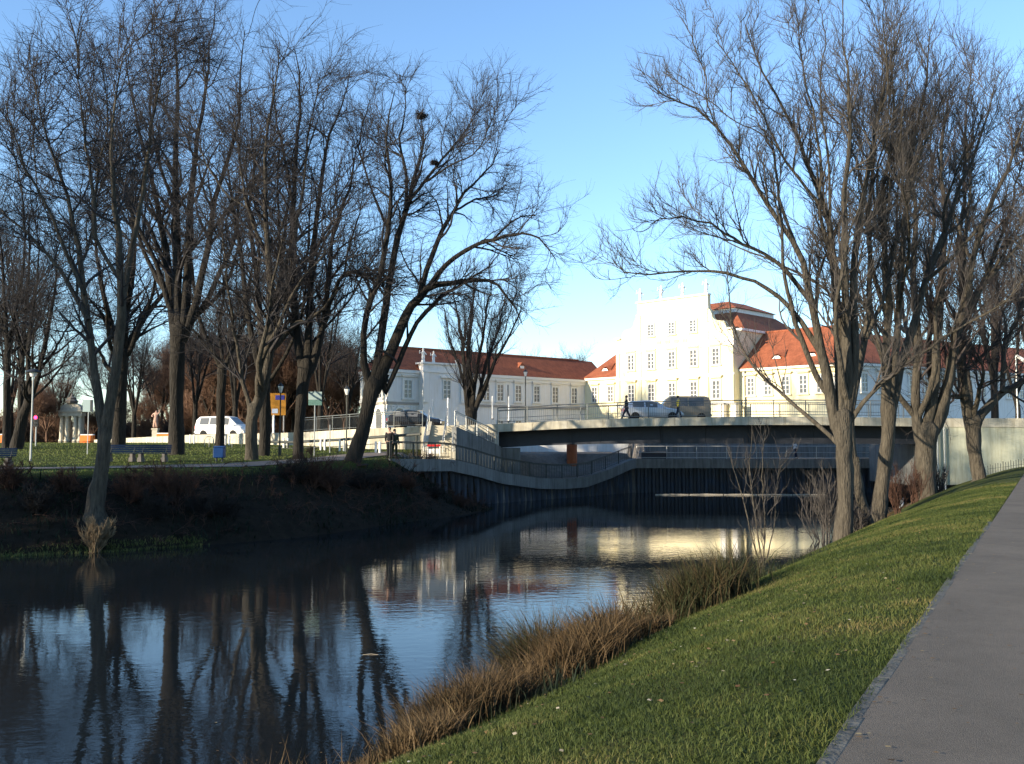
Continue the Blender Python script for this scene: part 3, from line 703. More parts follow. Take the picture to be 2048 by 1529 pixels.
for k, dy in enumerate((2.0, 3.7)):
    for i in range(4):
        a, b2 = xs[i*3]+0.01, xs[i*3+3]-0.01
        ruled(lambda x: [(by(x)+dy, bz(x)-0.503), (by(x)+dy, bsoff(x)), (by(x)+dy+0.5, bsoff(x)), (by(x)+dy+0.5, bz(x)-0.503)], list(np.linspace(a, b2, 4))).build('girder', 'steel_navy', br)
ruled(lambda x: [(by(x)+2.52, bsoff(x)+0.35), (by(x)+2.52, bsoff(x)+0.3), (by(x)+3.68, bsoff(x)+0.3), (by(x)+3.68, bsoff(x)+0.35)], xs).build('soffit_panel', 'steel_navy', br)
# girder joint ribs
for x in (4.2, 10.5, 16.5, 22.4):
    MB().box(x-0.05, x+0.05, by(x)+1.85, by(x)+1.998, bsoff(x)+0.04, bz(x)-0.52).build('stiffener', 'steel_navy', br)
# abutments
ab = thing('bridge_abutment', (-3, 68, 2.0), 'grey concrete abutment under the left end of the bridge beside the steps', 'abutment')
MB().box(-2.6, -1.0, 66.62, 73.2, 1.2, 4.70).build('abutment_block', 'concrete_grey', ab)
MB().box(-0.99, 0.6, 67.9, 73.2, 1.2, 3.60).build('bearing_shelf', 'concrete_grey', ab)
wall_run('right_abutment_wall', [(28.1, 62.7), (36.2, 61.4), (52, 60.0)], [1.2, 1.6, 2.0], [5.02, 4.96, 4.9], 0.6, 'abutment_wall', 'greenish grey concrete abutment wall at the right end of the bridge', 'wall', 0.0, 8.1)
wall_run('approach_parapet', [(28.12, 62.64), (36.2, 61.34), (52, 59.94)], [5.025, 4.965, 4.9], [5.60, 5.56, 5.45], 0.4, 'concrete', 'pale concrete parapet on top of the right abutment wall', 'parapet', 0.0, 8.1)
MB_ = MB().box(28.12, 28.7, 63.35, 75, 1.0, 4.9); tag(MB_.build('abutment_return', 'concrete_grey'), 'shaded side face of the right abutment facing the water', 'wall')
rb = MB(); rb.add([(28.5, 63.1, 5.45), (60, 60.0, 5.3), (60, 85, 5.3), (28.5, 85, 5.45)], [(0, 1, 2, 3)]); tag(rb.build('road', 'asphalt_road'), kind='structure')
# railing on bridge and ramp
def rail_run(root, pts, hgt, post_gap, rail_m='rail_steel', bars=0.0, thick=0.035, rails=(1.0, 0.86, 0.12), post_r=0.035, infill=True, barname='baluster'):
    """pts: 3D base line"""
    P = [Vector(p) for p in pts]; seg = [(P[i], P[i+1]) for i in range(len(P)-1)]
    tot = sum((b-a).length for a, b in seg)
    def pos(s):
        for a, b in seg:
            L = (b-a).length
            if s <= L+1e-6: return a+(b-a)*(s/L)
            s -= L
        return P[-1].copy()
    n = max(1, int(round(tot/post_gap)))
    for r in rails:
        mbb = MB(); mbb.tube([p+Vector((0, 0, hgt*r)) for p in P], thick if r == rails[0] else thick*0.6, 5); mbb.build('rail', rail_m, root)
    pm = MB().tube([(0, 0, 0), (0, 0, hgt)], post_r, 5).mesh('post', rail_m)
    bm_ = MB().tube([(0, 0, hgt*rails[-1]), (0, 0, hgt*rails[1])], 0.009 if bars < 0.2 else 0.016, 4).mesh(barname, rail_m) if bars else None
    ro = wloc(root)
    for i in range(n+1):
        p = pos(tot*i/n); inst('post', pm, root, p-ro)
    if bars:
        k = int(tot/bars)
        if bars < 0.2:
            mbb = MB()
            for i in range(k):
                p = pos(tot*(i+0.5)/k); mbb.tube([p+Vector((0, 0, hgt*rails[-1])), p+Vector((0, 0, hgt*rails[1]))], 0.009, 3, cap=False)
            o = mbb.build('infill_bars', rail_m, root); o['kind'] = 'stuff'
        else:
            for i in range(k):
                p = pos(tot*(i+0.5)/k); inst(barname, bm_, root, p-ro)
rl = thing('bridge_railing', (13, 64, 5.6), 'slim grey steel railing along the near edge of the bridge deck', 'railing')
rail_run(rl, [(x, by(x)+0.2, bz(x)) for x in xs], 1.12, 2.1, bars=0.15)
rl = thing('bridge_railing', (13, 74, 5.6), 'slim grey steel railing along the far edge of the bridge deck', 'railing')
rail_run(rl, [(x, by(x)+BW-0.2, bz(x)) for x in xs], 1.12, 2.1, bars=0.0, rails=(1.0, 0.5, 0.12))
rl = thing('ramp_railing', (-16, 75, 4.8), 'slim grey steel railing on top of the pale ramp wall', 'railing')
rail_run(rl, [(RAMP_X[i], RAMP_Y[i]+0.2, RAMP_Z[i]) for i in (4, 5)]+[(-6.3, 67.1, 5.12)], 1.12, 2.1, bars=0.15)

# ------------------------------------------------------------------ sheet pile wall with concrete capping
sp_ = thing('sheet_pile_wall', (-7.06, 55, 0), 'dark steel sheet pile quay wall under a swooping concrete capping beam', 'quay wall')
dW = (Vector(W1)-Vector(W0)); LWl = dW.length; dW /= LWl
nW = Vector((dW.y, -dW.x))            # towards the water
def zcap(s): return float(np.interp(55+s*21/LWl, ZQ_Y, ZQ_Z))
prof = [(0.0, -0.20), (0.10, -0.20), (0.20, 0.0), (0.40, 0.0), (0.50, -0.20), (0.60, -0.20)]
pm = MB(); V = [(x, y, z) for (x, y) in prof for z in (-1.0, 1.0)]
pm.add(V, [(2*i, 2*i+2, 2*i+3, 2*i+1) for i in range(5)]); pile_me = pm.mesh('sheet_pile', 'pile_steel')
# interlock flange catching a little light
s = 0.0; aW = math.atan2(dW.y, dW.x)
while s < LWl-0.3:
    p = Vector(W0)+dW*s-nW*0.25; zt = min(zcap(s), zcap(s+0.6))-0.4
    o = D.objects.new('sheet_pile', pile_me); COL.objects.link(o); o.parent = sp_; o.rotation_euler = (0, 0, aW)
    o.scale = (1, -1, (zt+1)/2); o.location = Vector((p.x, p.y, (zt-1)/2))-sp_.location; s += 0.6
fw = thing('sheet_pile_wall', (10, 76, 0), 'dark straight sheet pile quay wall in the shade beneath the bridge', 'quay wall')
d2 = (Vector(W2)-Vector(W1)).normalized(); n2 = Vector((d2.y, -d2.x)); x = 0
while x < 27:
    p = Vector(W1)+d2*x-n2*0.25
    o = D.objects.new('sheet_pile', pile_me); COL.objects.link(o); o.parent = fw; o.rotation_euler = (0, 0, math.atan2(d2.y, d2.x))
    o.scale = (1, -1, (2.3+1)/2); o.location = Vector((p.x, p.y, (2.3-1)/2))-fw.location; x += 0.6
def cap_piece(a, b, root, O, d, n, zf, base, k=6):
    V = []; 
    for i in range(k+1):
        s_ = a+(b-a)*i/k; p = Vector(O)+d*s_; z = zf(s_)
        for (t, zz) in ((0.14, z), (0.14, z-0.74), (-0.75, z-0.74), (-0.75, z)):
            q = p+n*t; V.append((q.x, q.y, zz))
    Fc = [(i*4+j, i*4+(j+1) % 4, (i+1)*4+(j+1) % 4, (i+1)*4+j) for i in range(k) for j in range(4)]+[(0, 3, 2, 1), (k*4, k*4+1, k*4+2, k*4+3)]
    return MB().add(V, Fc).build('capping_beam', 'concrete_grey', root)
ks = np.linspace(0, LWl, 8)
for i in range(7): cap_piece(ks[i]+0.006 if i else -0.1, ks[i+1]-0.006, sp_, W0, dW, nW, zcap, None)
for i in range(10): cap_piece(i*3.0+0.02, i*3.0+2.99, fw, W1, d2, n2, lambda s_: 2.7, None, 1)
# end face of the wall at the bank
MB().box(-7.9, -7.05, 55.0, 55.9, 0.5, 3.05).build('end_block', 'concrete', sp_)
# promenade railing following the capping beam
pr = thing('promenade_railing', (-7, 55.3, 3.1), 'dark steel baluster railing on the swooping quay edge', 'railing')
pts = [(Vector(W0)+dW*s_+nW*(-0.2)).to_3d()+Vector((0, 0, zcap(s_))) for s_ in np.linspace(0.2, LWl-0.3, 22)]
rail_run(pr, pts, 1.0, 1.95, 'rail_dark', bars=0.3, rails=(1.0, 0.93, 0.1), post_r=0.04)
pr = thing('promenade_railing', (10, 76.3, 2.7), 'thin railing along the far quay edge under the bridge', 'railing')
rail_run(pr, [(10, 76.3, 2.7), (34, 76.4, 2.7)], 1.0, 2.4, 'galvanised', rails=(1.0, 0.5, 0.1))
# dark guard rail on the landward side of the promenade
gr = thing('guard_rail', (-15, 66, 3.4), 'thick dark handrail on stubby posts running along the lawn edge towards the steps', 'guard rail')
gp = [at(522, 884, 71), at(590, 884.5, 68.5), at(680, 880, 65.5), at(770, 873.5, 63.2), at(842, 868.5, 62.0)]
m_ = MB(); m_.tube(gp, 0.095, 6); m_.build('rail', 'rail_dark', gr)
m_ = MB(); m_.tube([p-Vector((0, 0, 0.45)) for p in gp], 0.03, 5); m_.build('rail', 'rail_dark', gr)
for f in (0.02, 0.2, 0.42, 0.6, 0.78, 0.97):
    k = f*4; i = min(3, int(k)); p = gp[i]+(gp[i+1]-gp[i])*(k-i); zg = hz(p.x, p.y)
    m_ = MB(); m_.tube([(p.x, p.y, zg-0.1), (p.x, p.y, p.z)], 0.07, 6); m_.build('post', 'rail_dark', gr)

# ------------------------------------------------------------------ steps from the promenade to the ramp
st = thing('stairway', (-5.0, 63, 3.1), 'flight of pale stone steps with steel handrails climbing to the bridge', 'stairs')
SX0, SX1 = -5.55, -4.0; YB, YT = 61.9, 66.0; Z0, Z1 = 3.12, 5.18; NS = 12
for i in range(NS):
    y0 = YB+(YT-YB)*i/NS; z1 = Z0+(Z1-Z0)*(i+1)/NS
    MB().box(SX0, SX1, y0, YT+0.25, z1-(Z1-Z0)/NS+0.004, z1).build('step', 'step_stone', st, bevel=0.012)
MB().box(SX0+0.01, SX1-0.01, YB+0.1, YT, 2.7, Z0).build('stair_base', 'concrete', st)
for x in (SX0-0.34, SX1+0.004):
    MB().prism([(YB-0.2, 2.7), (YT, 2.7), (YT, Z1+0.28), (YB-0.2, Z0+0.28)], x, x+0.33, lambda a, b, c: (b, a, c)).build('cheek_wall', 'concrete', st)
for x in (SX0-0.17, SX1+0.17, (SX0+SX1)/2+0.3):
    m_ = MB()
    for h in (0.95, 0.65): m_.tube([(x, YB-0.5, Z0+0.28+h-0.25), (x, YB-0.2, Z0+0.28+h), (x, YT, Z1+0.28+h), (x, YT+0.4, Z1+0.28+h)], 0.028, 5)
    for f in (0.02, 0.35, 0.68, 1.0):
        y = YB-0.2+(YT-YB+0.2)*f; z = Z0+0.25+(Z1-Z0)*f; m_.tube([(x, y, z-0.1), (x, y, z+0.98)], 0.026, 5)
    m_.build('handrail', 'galvanised', st)
# wing walls right of the steps, a shaded wedge with its own rail
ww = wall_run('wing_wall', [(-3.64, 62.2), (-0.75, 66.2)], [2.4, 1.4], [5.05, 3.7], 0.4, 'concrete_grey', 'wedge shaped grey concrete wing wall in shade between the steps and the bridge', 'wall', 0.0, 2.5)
wr = thing('wing_railing', (-2, 63.5, 4), 'steel railing slanting down the wing wall beside the bridge end', 'railing')
rail_run(wr, [(-3.75, 62.4, 5.08), (-2.4, 64.25, 4.45), (-0.95, 66.2, 3.72)], 1.0, 1.2, 'galvanised', bars=0.22, rails=(1.0, 0.9, 0.1))
rs = thing('barrier_board', (-5.0, 60.6, 3.1), 'low red and white barrier board at the foot of the steps', 'barrier')
MB().box(-5.4, -4.55, 60.58, 60.63, 3.75, 3.88).build('board', 'red_lens', rs)
for x in (-5.35, -4.6): MB().box(x-0.03, x+0.03, 60.57, 60.64, 3.08, 3.749).build('leg', 'white_paint', rs)
MB().box(-5.4, -4.55, 60.585, 60.625, 3.3, 3.6).build('board', 'white_paint', rs)

# orange column under bridge
o = MB().lathe([(0.42, 1.3), (0.42, 3.95), (0.5, 4.0), (0.5, 4.1)], (4.75, 75.6, 0), 16).build('bridge_column', 'rust_orange', smooth=False); tag(o, 'round rust orange column standing under the far side of the bridge', 'column')

# ------------------------------------------------------------------ bare trees
def nrm(v): return v/np.maximum(np.linalg.norm(v, axis=-1, keepdims=True), 1e-9)
def tubes_np(P, R, sides, flute=0.0):
    """P [N,S,3], R [N,S] -> verts, quads"""
    N, S, _ = P.shape
    T = np.empty_like(P); T[:, 1:-1] = P[:, 2:]-P[:, :-2]; T[:, 0] = P[:, 1]-P[:, 0]; T[:, -1] = P[:, -1]-P[:, -2]; T = nrm(T)
    avg = nrm(P[:, -1]-P[:, 0]); ref = np.where(np.abs(avg[:, 2:3]) < 0.8, np.array([[0, 0, 1.0]]), np.array([[1.0, 0, 0]]))[:, None, :]
    A = nrm(np.cross(T, np.broadcast_to(ref, T.shape))); B = np.cross(T, A)
    an = 2*np.pi*np.arange(sides)/sides
    RR = np.broadcast_to(R[:, :, None], (N, S, sides)).copy()
    if flute:
        ph = (np.arange(N)*2.4)[:, None, None]; zz = np.arange(S)[None, :, None]*0.55
        RR *= 1+flute*np.cos(3*an[None, None, :]+ph+zz)+flute*0.7*np.cos(5*an[None, None, :]-ph*2+zz*1.7)+flute*0.5*np.sin(zz*2.9+ph)
    V = P[:, :, None, :] + RR[:, :, :, None]*(A[:, :, None, :]*np.cos(an)[None, None, :, None] + B[:, :, None, :]*np.sin(an)[None, None, :, None])
    idx = np.arange(N*S*sides).reshape(N, S, sides)
    q = np.stack([idx[:, :-1, :], np.roll(idx, -1, 2)[:, :-1, :], np.roll(idx, -1, 2)[:, 1:, :], idx[:, 1:, :]], -1)
    return V.reshape(-1, 3), q.reshape(-1, 4)
def grow(P0_, d, L, r0, r1, S, rng, wig=0.25, up=0.12):
    N = len(P0_); P = np.empty((N, S+1, 3)); P[:, 0] = P0_; d = nrm(d)
    for i in range(S):
        d = nrm(d + rng.normal(0, wig/math.sqrt(S)*1.3, (N, 3)) + np.array([0, 0, up/S*3]))
        P[:, i+1] = P[:, i] + d*(L/S)[:, None]
    f = np.linspace(0, 1, S+1)[None, :]
    return P, r0[:, None]*(1-f)+r1[:, None]*f
def spawn(P, R, n, rng, t0=0.2, ang=(0.5, 1.0), tpow=1.0, w=None):
    N, S, _ = P.shape
    seg = np.linalg.norm(P[:, 1:]-P[:, :-1], axis=-1).sum(1) if w is None else w
    idx = rng.choice(N, n, p=seg/seg.sum()); t = t0+(1-t0)*rng.random(n)**tpow
    x = t*(S-1); i = np.minimum(x.astype(int), S-2); f = (x-i)[:, None]
    p = P[idx, i]*(1-f)+P[idx, i+1]*f; r = R[idx, i]*(1-f[:, 0])+R[idx, i+1]*f[:, 0]
    T = nrm(P[idx, i+1]-P[idx, i]); rv = rng.normal(0, 1, (n, 3)); perp = nrm(rv-(rv*T).sum(1, keepdims=True)*T)
    a = rng.uniform(*ang, n)[:, None]
    return p, nrm(T*np.cos(a)+perp*np.sin(a)), r, t
def catmull(pts, n):
    pts = np.array(pts, float); k = len(pts)
    if k == 2: return pts[0]+(pts[1]-pts[0])*np.linspace(0, 1, n)[:, None]
    e = np.vstack([2*pts[0]-pts[1], pts, 2*pts[-1]-pts[-2]]); out = []
    for x in np.linspace(0, k-1-1e-6, n):
        i = int(x); t = x-i; a, b, c, d = e[i], e[i+1], e[i+2], e[i+3]
        out.append(0.5*((2*b)+(-a+c)*t+(2*a-5*b+4*c-d)*t*t+(-a+3*b-3*c+d)*t**3))
    return np.array(out)
def crown_from(P, R, rng, n1, n2, n3, L1, L2, L3, up=0.2, ang=(0.45, 0.95), t0=0.25, rt=0.010):
    """three generations of branches on limbs; returns lists of (P, R, sides)"""
    out = []
    p, d, r, t = spawn(P, R, n1, rng, t0, ang)
    l = L1*(1.25-0.6*t)*rng.uniform(0.6, 1.45, n1); rr = np.minimum(r*0.6, 0.09*L1/3.5)
    A = grow(p, d, l, np.maximum(rr, min(0.022, 0.0065*L1)), np.full(n1, min(0.010, 0.003*L1)), 7, rng, 0.32, up*0.8); out.append((*A, 5))
    # the limbs' own thin ends count as generation-one wood too
    PP = A[0]; RR = A[1]
    p, d, r, t = spawn(PP, RR, n2, rng, 0.12, (0.4, 0.95)); l = L2*(1.25-0.5*t)*rng.uniform(0.5, 1.5, n2)
    B = grow(p, d, l, np.maximum(np.minimum(r*0.6, 0.028), min(0.012, 0.006*L1)), np.full(n2, min(0.007, 0.003*L1)), 5, rng, 0.36, up*0.7); out.append((*B, 4))
    # direct small shoots on the limbs' upper parts
    Pt = P[:, P.shape[1]//2:]; Rt = R[:, R.shape[1]//2:]
    m2 = n2//4; p, d, r, t = spawn(Pt, Rt, m2, rng, 0.0, (0.4, 1.0)); l = L2*rng.uniform(0.5, 1.4, m2)
    B2 = grow(p, d, l, np.full(m2, min(0.016, 0.005*L1)), np.full(m2, min(0.008, 0.003*L1)), 5, rng, 0.4, up); out.append((*B2, 4))
    BP = np.concatenate([B[0], B2[0]]); BR = np.concatenate([B[1], B2[1]])
    p, d, r, t = spawn(BP, BR, n3, rng, 0.05, (0.35, 0.95)); l = L3*rng.uniform(0.4, 1.3, n3)
    C = grow(p, d, l, np.full(n3, rt*0.62), np.full(n3, rt*0.33), 2, rng, 0.3, up*0.6); out.append((*C, 3))
    return out
def join_np(parts):
    V = []; Q = []; b = 0
    for P, R, s in parts:
        v, q = tubes_np(P, R, s, 0.075 if s >= 14 else 0.0); V.append(v); Q.append(q+b); b += len(v)
    return np.concatenate(V), np.concatenate(Q)
def px_tree(name, Y, base, limbs, label, seed, wood='bark_dark', twig='twig_dark', n=(60, 520, 6000), L=(3.4, 1.7, 0.95), up=0.05, group=None, spread=2.5, extra=6, ang=(0.45, 0.95), t0=0.3, rt=0.010, cat='tree', zbase=None):
    """limbs: lists of (px, py, width px) seen in the photograph; each gets its own drift in depth"""
    rng = np.random.default_rng(seed)
    bx = at(base[0], base[1], Y); zb = hz(bx.x, Y) if zbase is None else zbase
    root = thing(name, (bx.x, Y, zb), label, cat, group)
    LP_ = []; LR = []
    first = None
    for k, lb in enumerate(limbs):
        off = 0 if k == 0 else rng.uniform(-1, 1)*spread
        pts = []; rad = []
        for j, (px, py, wd) in enumerate(lb):
            f = j/max(1, len(lb)-1); y = Y+off*(f**1.2 if k else 0)
            p = at(px, py, y); pts.append((p.x, p.y, p.z)); rad.append(wd*y/F/2*(0.82 if k else 0.92))
        if k == 0: pts.insert(0, (pts[0][0], pts[0][1], zb-0.35)); rad.insert(0, rad[0]*1.2)
        if k == 0:
            d_ = Vector(pts[-1])-Vector(pts[-2]); d_.normalize(); top0 = Vector(pts[-1]); rtop = rad[-1]; low0 = top0-d_*min(1.6*rtop+0.25, 1.2)
            pts.append(tuple(top0+d_*rtop*0.75)); rad.append(rtop*0.25)
        elif (Vector(pts[0])-top0).length < 3.2*rtop:
            pts.insert(0, tuple(low0)); rad.insert(0, min(rad[0]*1.0, rtop*0.8))
        S = 18; c = catmull(pts, S); rr = np.interp(np.linspace(0, len(pts)-1, S), range(len(pts)), rad)
        if k == 0: rr[0] *= 1.6; rr[1] *= 1.28; rr[2] *= 1.08
        if k: rr[-1] = min(rr[-1], 0.02, 0.004*Y/26 if cat == 'sapling' else 1)
        c[1:-1] += rng.normal(0, 0.035 if cat != 'sapling' else 0.012, (S-2, 3))*np.linspace(0.2, 1.4, S-2)[:, None]*(0.4 if k == 0 else 1)
        LP_.append(c); LR.append(rr)
    # extra limbs leaving the given ones towards and away from the camera
    P = np.array(LP_); R = np.array(LR)
    parts = [(P, R, 14)]
    lim = P[1:] if len(P) > 1 else P; limR = R[1:] if len(P) > 1 else R
    if extra:
        p, d, r, t = spawn(lim, limR, extra, rng, 0.1, (0.35, 0.7), 1.6)
        d[:, 1] *= 2.2; d = nrm(d)
        tot = np.linalg.norm(lim[:, -1]-lim[:, 0], axis=1).mean()
        l = tot*(1-0.7*t)*rng.uniform(0.6, 1.0, extra)
        E = grow(p, d, l, r*0.65, np.full(extra, 0.018), 17, rng, 0.35, 0.35)
        parts.append((*E, 7)); lim = np.concatenate([lim, E[0]]); limR = np.concatenate([limR, E[1]])
    o0 = np.array([bx.x, Y, zb])
    V, Q = join_np(parts); np_obj('trunk', V-o0, Q, wood, root, smooth=True)
    tn = rng.random(1)
    V, Q = join_np(crown_from(lim, limR, rng, n[0], n[1], n[2], *L, up=up, ang=ang, t0=t0, rt=rt)); np_obj('crown', V-o0, Q, twig, root)
    return root

GL = 'bare lime trees on the left bank'
# A: tall pale forked tree rooted in the bank slope
px_tree('bare_tree', 36.5, (193, 998), [
    [(193, 990, 36), (205, 925, 27), (210, 862, 29)],
    [(208, 866, 26), (196, 790, 21), (184, 710, 17), (172, 610, 15), (160, 520, 13), (142, 430, 10), (112, 330, 7), (80, 230, 4), (60, 120, 2)],
    [(212, 866, 28), (226, 780, 24), (238, 690, 23), (243, 600, 21), (238, 500, 15), (232, 400, 11), (225, 290, 7), (232, 180, 4), (250, 90, 2)],
    [(242, 620, 18), (262, 500, 14), (285, 390, 10), (300, 280, 7), (318, 170, 4), (330, 90, 2)],
    [(176, 640, 12), (120, 540, 9), (60, 470, 6), (0, 420, 4), (-40, 390, 2)],
    [(190, 480, 12), (185, 380, 8), (170, 280, 6), (160, 170, 3), (150, 80, 2)],
    [(240, 560, 11), (190, 470, 8), (195, 350, 6), (215, 240, 4), (200, 120, 2)],
    [(168, 590, 9), (100, 430, 7), (40, 310, 5), (10, 200, 2)]],
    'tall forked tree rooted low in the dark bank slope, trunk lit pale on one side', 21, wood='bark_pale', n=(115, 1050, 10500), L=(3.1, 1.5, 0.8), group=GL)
# A2
px_tree('bare_tree', 69, (236, 896), [
    [(236, 893, 28), (240, 800, 26), (245, 708, 28)],
    [(240, 712, 20), (220, 640, 14), (200, 560, 9), (190, 470, 5), (170, 390, 2)],
    [(248, 712, 20), (262, 680, 16), (300, 620, 12), (345, 565, 8), (370, 500, 4), (380, 440, 2)],
    [(246, 705, 18), (255, 610, 14), (270, 500, 10), (262, 400, 6), (275, 310, 2)],
    [(243, 760, 12), (215, 735, 10), (195, 700, 6), (150, 660, 3)]],
    'dark trunk standing on the lawn just right of the pale forked tree', 22, n=(55, 420, 3000), L=(4.0, 2.2, 1.3), group=GL, rt=0.014)
# B
px_tree('bare_tree', 59.5, (352, 908), [
    [(353, 905, 34), (352, 800, 28), (356, 700, 31), (358, 655, 40)],
    [(350, 662, 26), (340, 590, 20), (330, 480, 15), (312, 390, 11), (285, 290, 8), (262, 190, 4), (250, 90, 2)],
    [(356, 660, 26), (354, 560, 22), (352, 420, 17), (350, 300, 12), (356, 180, 8), (345, 60, 2)],
    [(366, 660, 26), (374, 560, 21), (380, 440, 16), (388, 330, 12), (405, 220, 8), (420, 110, 4), (430, 10, 2)],
    [(372, 665, 22), (396, 590, 18), (418, 480, 14), (435, 380, 11), (452, 330, 9), (476, 250, 7), (482, 150, 4), (490, 60, 2)],
    [(352, 420, 9), (320, 330, 7), (300, 220, 5), (310, 110, 2)],
    [(335, 540, 12), (290, 440, 8), (240, 360, 5), (200, 300, 2)],
    [(420, 470, 8), (470, 400, 6), (520, 350, 4), (560, 290, 2)]],
    'thickest dark trunk on the left lawn, straight and right of the two benches', 23, n=(120, 950, 8500), L=(4.8, 2.3, 1.25), group=GL, rt=0.013)
# C
px_tree('bare_tree', 64, (439, 902), [
    [(439, 900, 20), (441, 820, 17), (445, 735, 21)],
    [(443, 738, 13), (420, 690, 11), (400, 640, 9), (388, 560, 7), (380, 480, 4), (385, 400, 2)],
    [(448, 738, 14), (468, 690, 12), (490, 640, 9), (500, 560, 6), (520, 480, 2)],
    [(445, 730, 10), (440, 640, 8), (455, 540, 5), (450, 440, 2)]],
    'slender dark tree behind the blue litter bin', 24, n=(40, 340, 3200), L=(3.4, 1.9, 1.2), group=GL, rt=0.013)
# E behind D
px_tree('bare_tree', 58, (528, 912), [
    [(528, 908, 24), (530, 830, 24), (528, 760, 28)],
    [(524, 765, 18), (508, 690, 15), (492, 600, 12), (480, 500, 9), (462, 400, 6), (455, 300, 2)],
    [(528, 760, 18), (522, 650, 15), (512, 540, 12), (500, 430, 8), (508, 320, 5), (500, 210, 2)],
    [(532, 760, 16), (548, 660, 13), (562, 560, 10), (570, 450, 7), (585, 350, 2)]],
    'dark trunk half hidden right behind the pale forked trunk near the litter bin', 25, n=(75, 560, 4200), L=(4.4, 2.1, 1.2), group=GL, rt=0.013)
# D
px_tree('bare_tree', 53, (503, 921), [
    [(503, 918, 28), (502, 860, 24), (508, 812, 26)],
    [(512, 815, 26), (530, 755, 23), (540, 690, 21), (542, 610, 18), (536, 500, 14), (531, 400, 11), (530, 300, 7), (548, 190, 4), (560, 90, 2)],
    [(500, 815, 12), (488, 770, 10), (474, 700, 8), (462, 620, 6), (450, 520, 4), (440, 430, 2)],
    [(541, 640, 15), (560, 560, 12), (590, 470, 9), (605, 370, 6), (620, 260, 4), (640, 150, 2)],
    [(536, 520, 10), (500, 430, 7), (480, 330, 5), (470, 230, 2)],
    [(542, 700, 16), (590, 650, 13), (620, 640, 9), (660, 600, 6), (690, 560, 2)]],
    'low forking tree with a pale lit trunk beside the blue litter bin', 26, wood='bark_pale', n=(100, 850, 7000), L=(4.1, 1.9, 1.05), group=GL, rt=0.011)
# F
px_tree('bare_tree', 53.5, (597, 921), [
    [(597, 918, 23), (598, 850, 20), (604, 790, 24), (612, 728, 32)],
    [(604, 735, 22), (590, 640, 18), (586, 520, 14), (588, 400, 11), (592, 300, 9), (602, 210, 6), (590, 100, 2)],
    [(614, 730, 22), (620, 620, 17), (625, 500, 13), (640, 390, 10), (652, 300, 7), (678, 220, 4), (700, 140, 2)],
    [(624, 735, 20), (646, 650, 15), (658, 540, 11), (672, 450, 8), (700, 370, 6), (715, 280, 2)],
    [(632, 700, 15), (650, 640, 12), (680, 560, 9), (715, 545, 7), (750, 560, 2)],
    [(600, 700, 12), (575, 620, 9), (560, 520, 7), (555, 400, 5), (560, 290, 2)],
    [(588, 420, 8), (570, 320, 6), (550, 220, 4), (545, 130, 2)]],
    'dark tree with a swollen fork standing at the path edge behind the green sign', 27, n=(105, 900, 7500), L=(4.0, 1.9, 1.1), group=GL, rt=0.011)
# G
gtree = px_tree('bare_tree', 52.5, (712, 923), [
    [(708, 920, 36), (722, 870, 30), (735, 820, 29), (748, 762, 36)],
    [(740, 775, 22), (728, 730, 18), (726, 680, 15), (738, 610, 14), (762, 550, 13), (776, 450, 11), (780, 360, 8), (772, 280, 5), (790, 180, 2)],
    [(750, 755, 24), (760, 690, 20), (772, 620, 18), (780, 560, 16), (792, 490, 15), (812, 420, 12), (832, 350, 9), (846, 290, 6), (842, 235, 3)],
    [(760, 755, 30), (788, 690, 26), (812, 630, 22), (836, 598, 20), (862, 572, 17), (905, 566, 13), (950, 560, 10), (988, 566, 7), (1018, 600, 5), (1045, 650, 2)],
    [(838, 600, 15), (852, 545, 13), (880, 470, 11), (905, 425, 9), (935, 380, 6), (975, 340, 4), (1000, 300, 2)],
    [(845, 590, 13), (890, 532, 12), (935, 500, 10), (985, 480, 9), (1035, 470, 6), (1080, 478, 4), (1112, 520, 2)],
    [(770, 745, 20), (770, 790, 12), (800, 720, 12), (830, 650, 11), (870, 606, 10), (905, 578, 7), (950, 545, 2)],
    [(812, 420, 9), (812, 350, 8), (800, 280, 5), (810, 210, 3), (800, 150, 2)],
    [(820, 400, 9), (860, 350, 7), (900, 300, 5), (940, 250, 3), (960, 220, 2)],
    [(776, 460, 7), (740, 370, 5), (720, 290, 4), (740, 200, 2)],
    [(905, 425, 6), (950, 400, 5), (1000, 390, 2)],
    [(985, 480, 6), (1030, 440, 4), (1070, 430, 2)]],
    'leaning tree nearest the bridge with long branches arching right towards the palace', 28, n=(120, 1050, 12000), L=(3.0, 1.5, 0.85), group=GL, rt=0.0095, spread=2.2, extra=5, up=0.12)
# H trio at the left edge
for k, (px, Y, limbs, lab) in enumerate([
    (14, 70, [[(12, 884, 16), (14, 780, 14), (16, 700, 14)], [(16, 705, 11), (10, 600, 8), (0, 480, 4), (-10, 380, 2)], [(18, 705, 11), (34, 600, 8), (50, 500, 5), (48, 400, 2)]], 'leftmost straight brown trunk at the picture edge'),
    (40, 72, [[(40, 884, 14), (42, 800, 13), (44, 740, 13)], [(44, 740, 10), (50, 640, 8), (60, 520, 5), (58, 420, 2)], [(44, 730, 9), (30, 620, 6), (22, 500, 2)]], 'second brown trunk from the left picture edge'),
    (48, 68, [[(34, 888, 26), (44, 840, 20), (60, 795, 18)], [(60, 800, 15), (78, 745, 12), (92, 680, 10), (106, 600, 7), (120, 520, 2)], [(60, 790, 12), (56, 700, 10), (70, 600, 7), (80, 480, 2)], [(80, 740, 8), (110, 700, 6), (140, 640, 2)]], 'tree leaning right with a slanting dark trunk near the left picture edge')]):
    px_tree('bare_tree', Y, (px, 885), limbs, lab, 40+k, n=(45, 380, 3000), L=(3.8, 2.2, 1.3), group=GL, rt=0.014)
